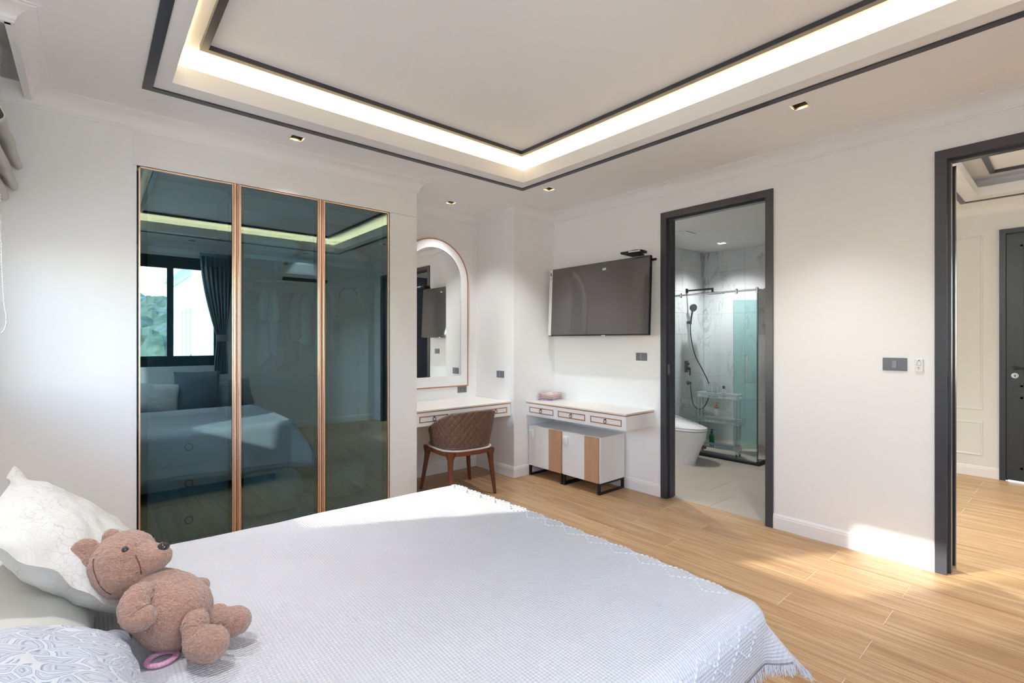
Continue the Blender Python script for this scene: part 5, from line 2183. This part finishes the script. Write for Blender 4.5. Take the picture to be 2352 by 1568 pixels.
sea = thing('window_seat', 'low grey upholstered bench under the rear window', 'bench', (1.05, YC + .27, 0))
MB().box(0.40, 1.90, YC + .02, YC + .50, 0.05, 0.30, 0.01).build('base', 'bed_base', sea)
MB().box(0.39, 1.91, YC + .015, YC + .51, 0.302, 0.42, 0.03, 3).build('seat_cushion', 'grey_fabric2', sea, smooth=40)
for x in (0.46, 1.84):
    for y in (YC + .07, YC + .44):
        MB().cyl((x, y, 0), (x, y, .052), 0.018, 12).build('foot', 'matt_black', sea, smooth=40)
pillow('cushion', 'large slate cushion in the middle of the rear bench', 'grey_fabric', 0.56, 0.56, 0.18, (1.16, YC + .21, 0.71), (1, 0.05, 0), (0.02, -0.30, 1), 0.04, 31, cat='cushion')
pillow('cushion', 'mid grey cushion standing at the right of the rear bench', 'grey_fabric2', 0.46, 0.42, 0.16, (1.62, YC + .22, 0.64), (1, -0.1, 0.12), (-0.05, -0.3, 1), 0.04, 33, cat='cushion')
pillow('pillow', 'white pillow slumped at the left of the rear bench', 'white_fabric', 0.55, 0.42, 0.17, (0.66, YC + .24, 0.64), (1, 0.1, -0.1), (0.1, -0.35, 1), 0.0, 35)

# ================================================================== OUTSIDE (seen in the wardrobe glass)
gr = MB().box(-60, 40, -70, 50, -3.4, -3.3).build('garden_ground', 'ground')  # extended on all sides as an unseen reflector lighting the ceiling from below
gr['kind'] = 'structure'
gr['label'] = 'pale paving spread around the house to bounce light up to the upper storey'
bw = thing('neighbour_wing', 'white rendered wing of the house with three slender arched niches', 'building', (2.6, -6, -3.2))


def wing_wall(ya, yb, ztop_, niches):
    fnw = lambda u, v, w: (1.82 + w, u, v)
    mb = MB()
    hol = [(y - .14, y + .14, 0.2, 2.20) for y in niches]
    mb.slab(ya, yb, -3.2, ztop_, 0.0, 0.12, hol, fnw)
    for y in niches:      # arch infill
        n = 12
        L = [(y - .14, 2.20)] + [(y - .14 * math.cos(PI * k / n), 2.20 - .14 + .14 * math.sin(PI * k / n) + .0) for k in range(n + 1)][0:]
        left = [(y - .14, 2.20)] + [(y - .14 * math.cos(PI / 2 * k / n), 2.06 + .14 * math.sin(PI / 2 * k / n)) for k in range(n + 1)]
        right = [(2 * y - u, v) for u, v in left][::-1]
        mb.prism(left, fnw, 0.0, 0.12)
        mb.prism(right, fnw, 0.0, 0.12)
    return mb


wing_wall(-9.5, -5.4, 3.0, [-6.2, -6.85, -7.5]).build('niche_wall', 'ext_white', bw)
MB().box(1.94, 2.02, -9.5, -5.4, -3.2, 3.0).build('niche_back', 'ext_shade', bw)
MB().box(1.74, 3.9, -5.4, -2.3, -3.2, 4.6).build('near_block', 'ext_white', bw)
MB().sweep([(1.82, -5.4), (1.82, -9.5)], [(0, 2.95), (-.04, 2.95), (-.10, 3.03), (-.22, 3.06), (-.22, 3.14), (0, 3.14)]).build('eave_moulding', 'ext_white', bw)
MB().prism([(1.6, 3.14), (4.4, 3.14), (4.4, 4.3)], lambda u, v, w: (u, w, v), -9.5, -5.4).build('roof', 'roof_tile', bw)
MB().prism([(0, 1.15), (0.02, 1.15), (-0.20, 0.85), (-0.22, 0.85)], lambda u, v, w: (1.82 + u, w, v), -5.85, -5.55).build('awning_sash', 'black_frame', bw)

hill = MB()
rows_ = []
for i in range(60):
    yy = -22 - 30 * (i / 59)
    row = []
    for j in range(110):
        xx = -18 + 40 * j / 109
        h = -3.2 + 8.0 * (1 - math.exp(-i / 12)) + 1.6 * noise.noise((xx * .18, yy * .12, 3)) + 0.9 * noise.noise((xx * .7, yy * .7, 5)) + 0.5 * noise.noise((xx * 1.7, yy * 1.7, 9))
        row.append((xx, yy, h))
    rows_.append(row)
hill.grid(rows_)
ho = hill.build('wooded_hillside', 'foliage', smooth=30)
ho['kind'] = 'structure'
ho['label'] = 'green wooded hillside beyond the garden'
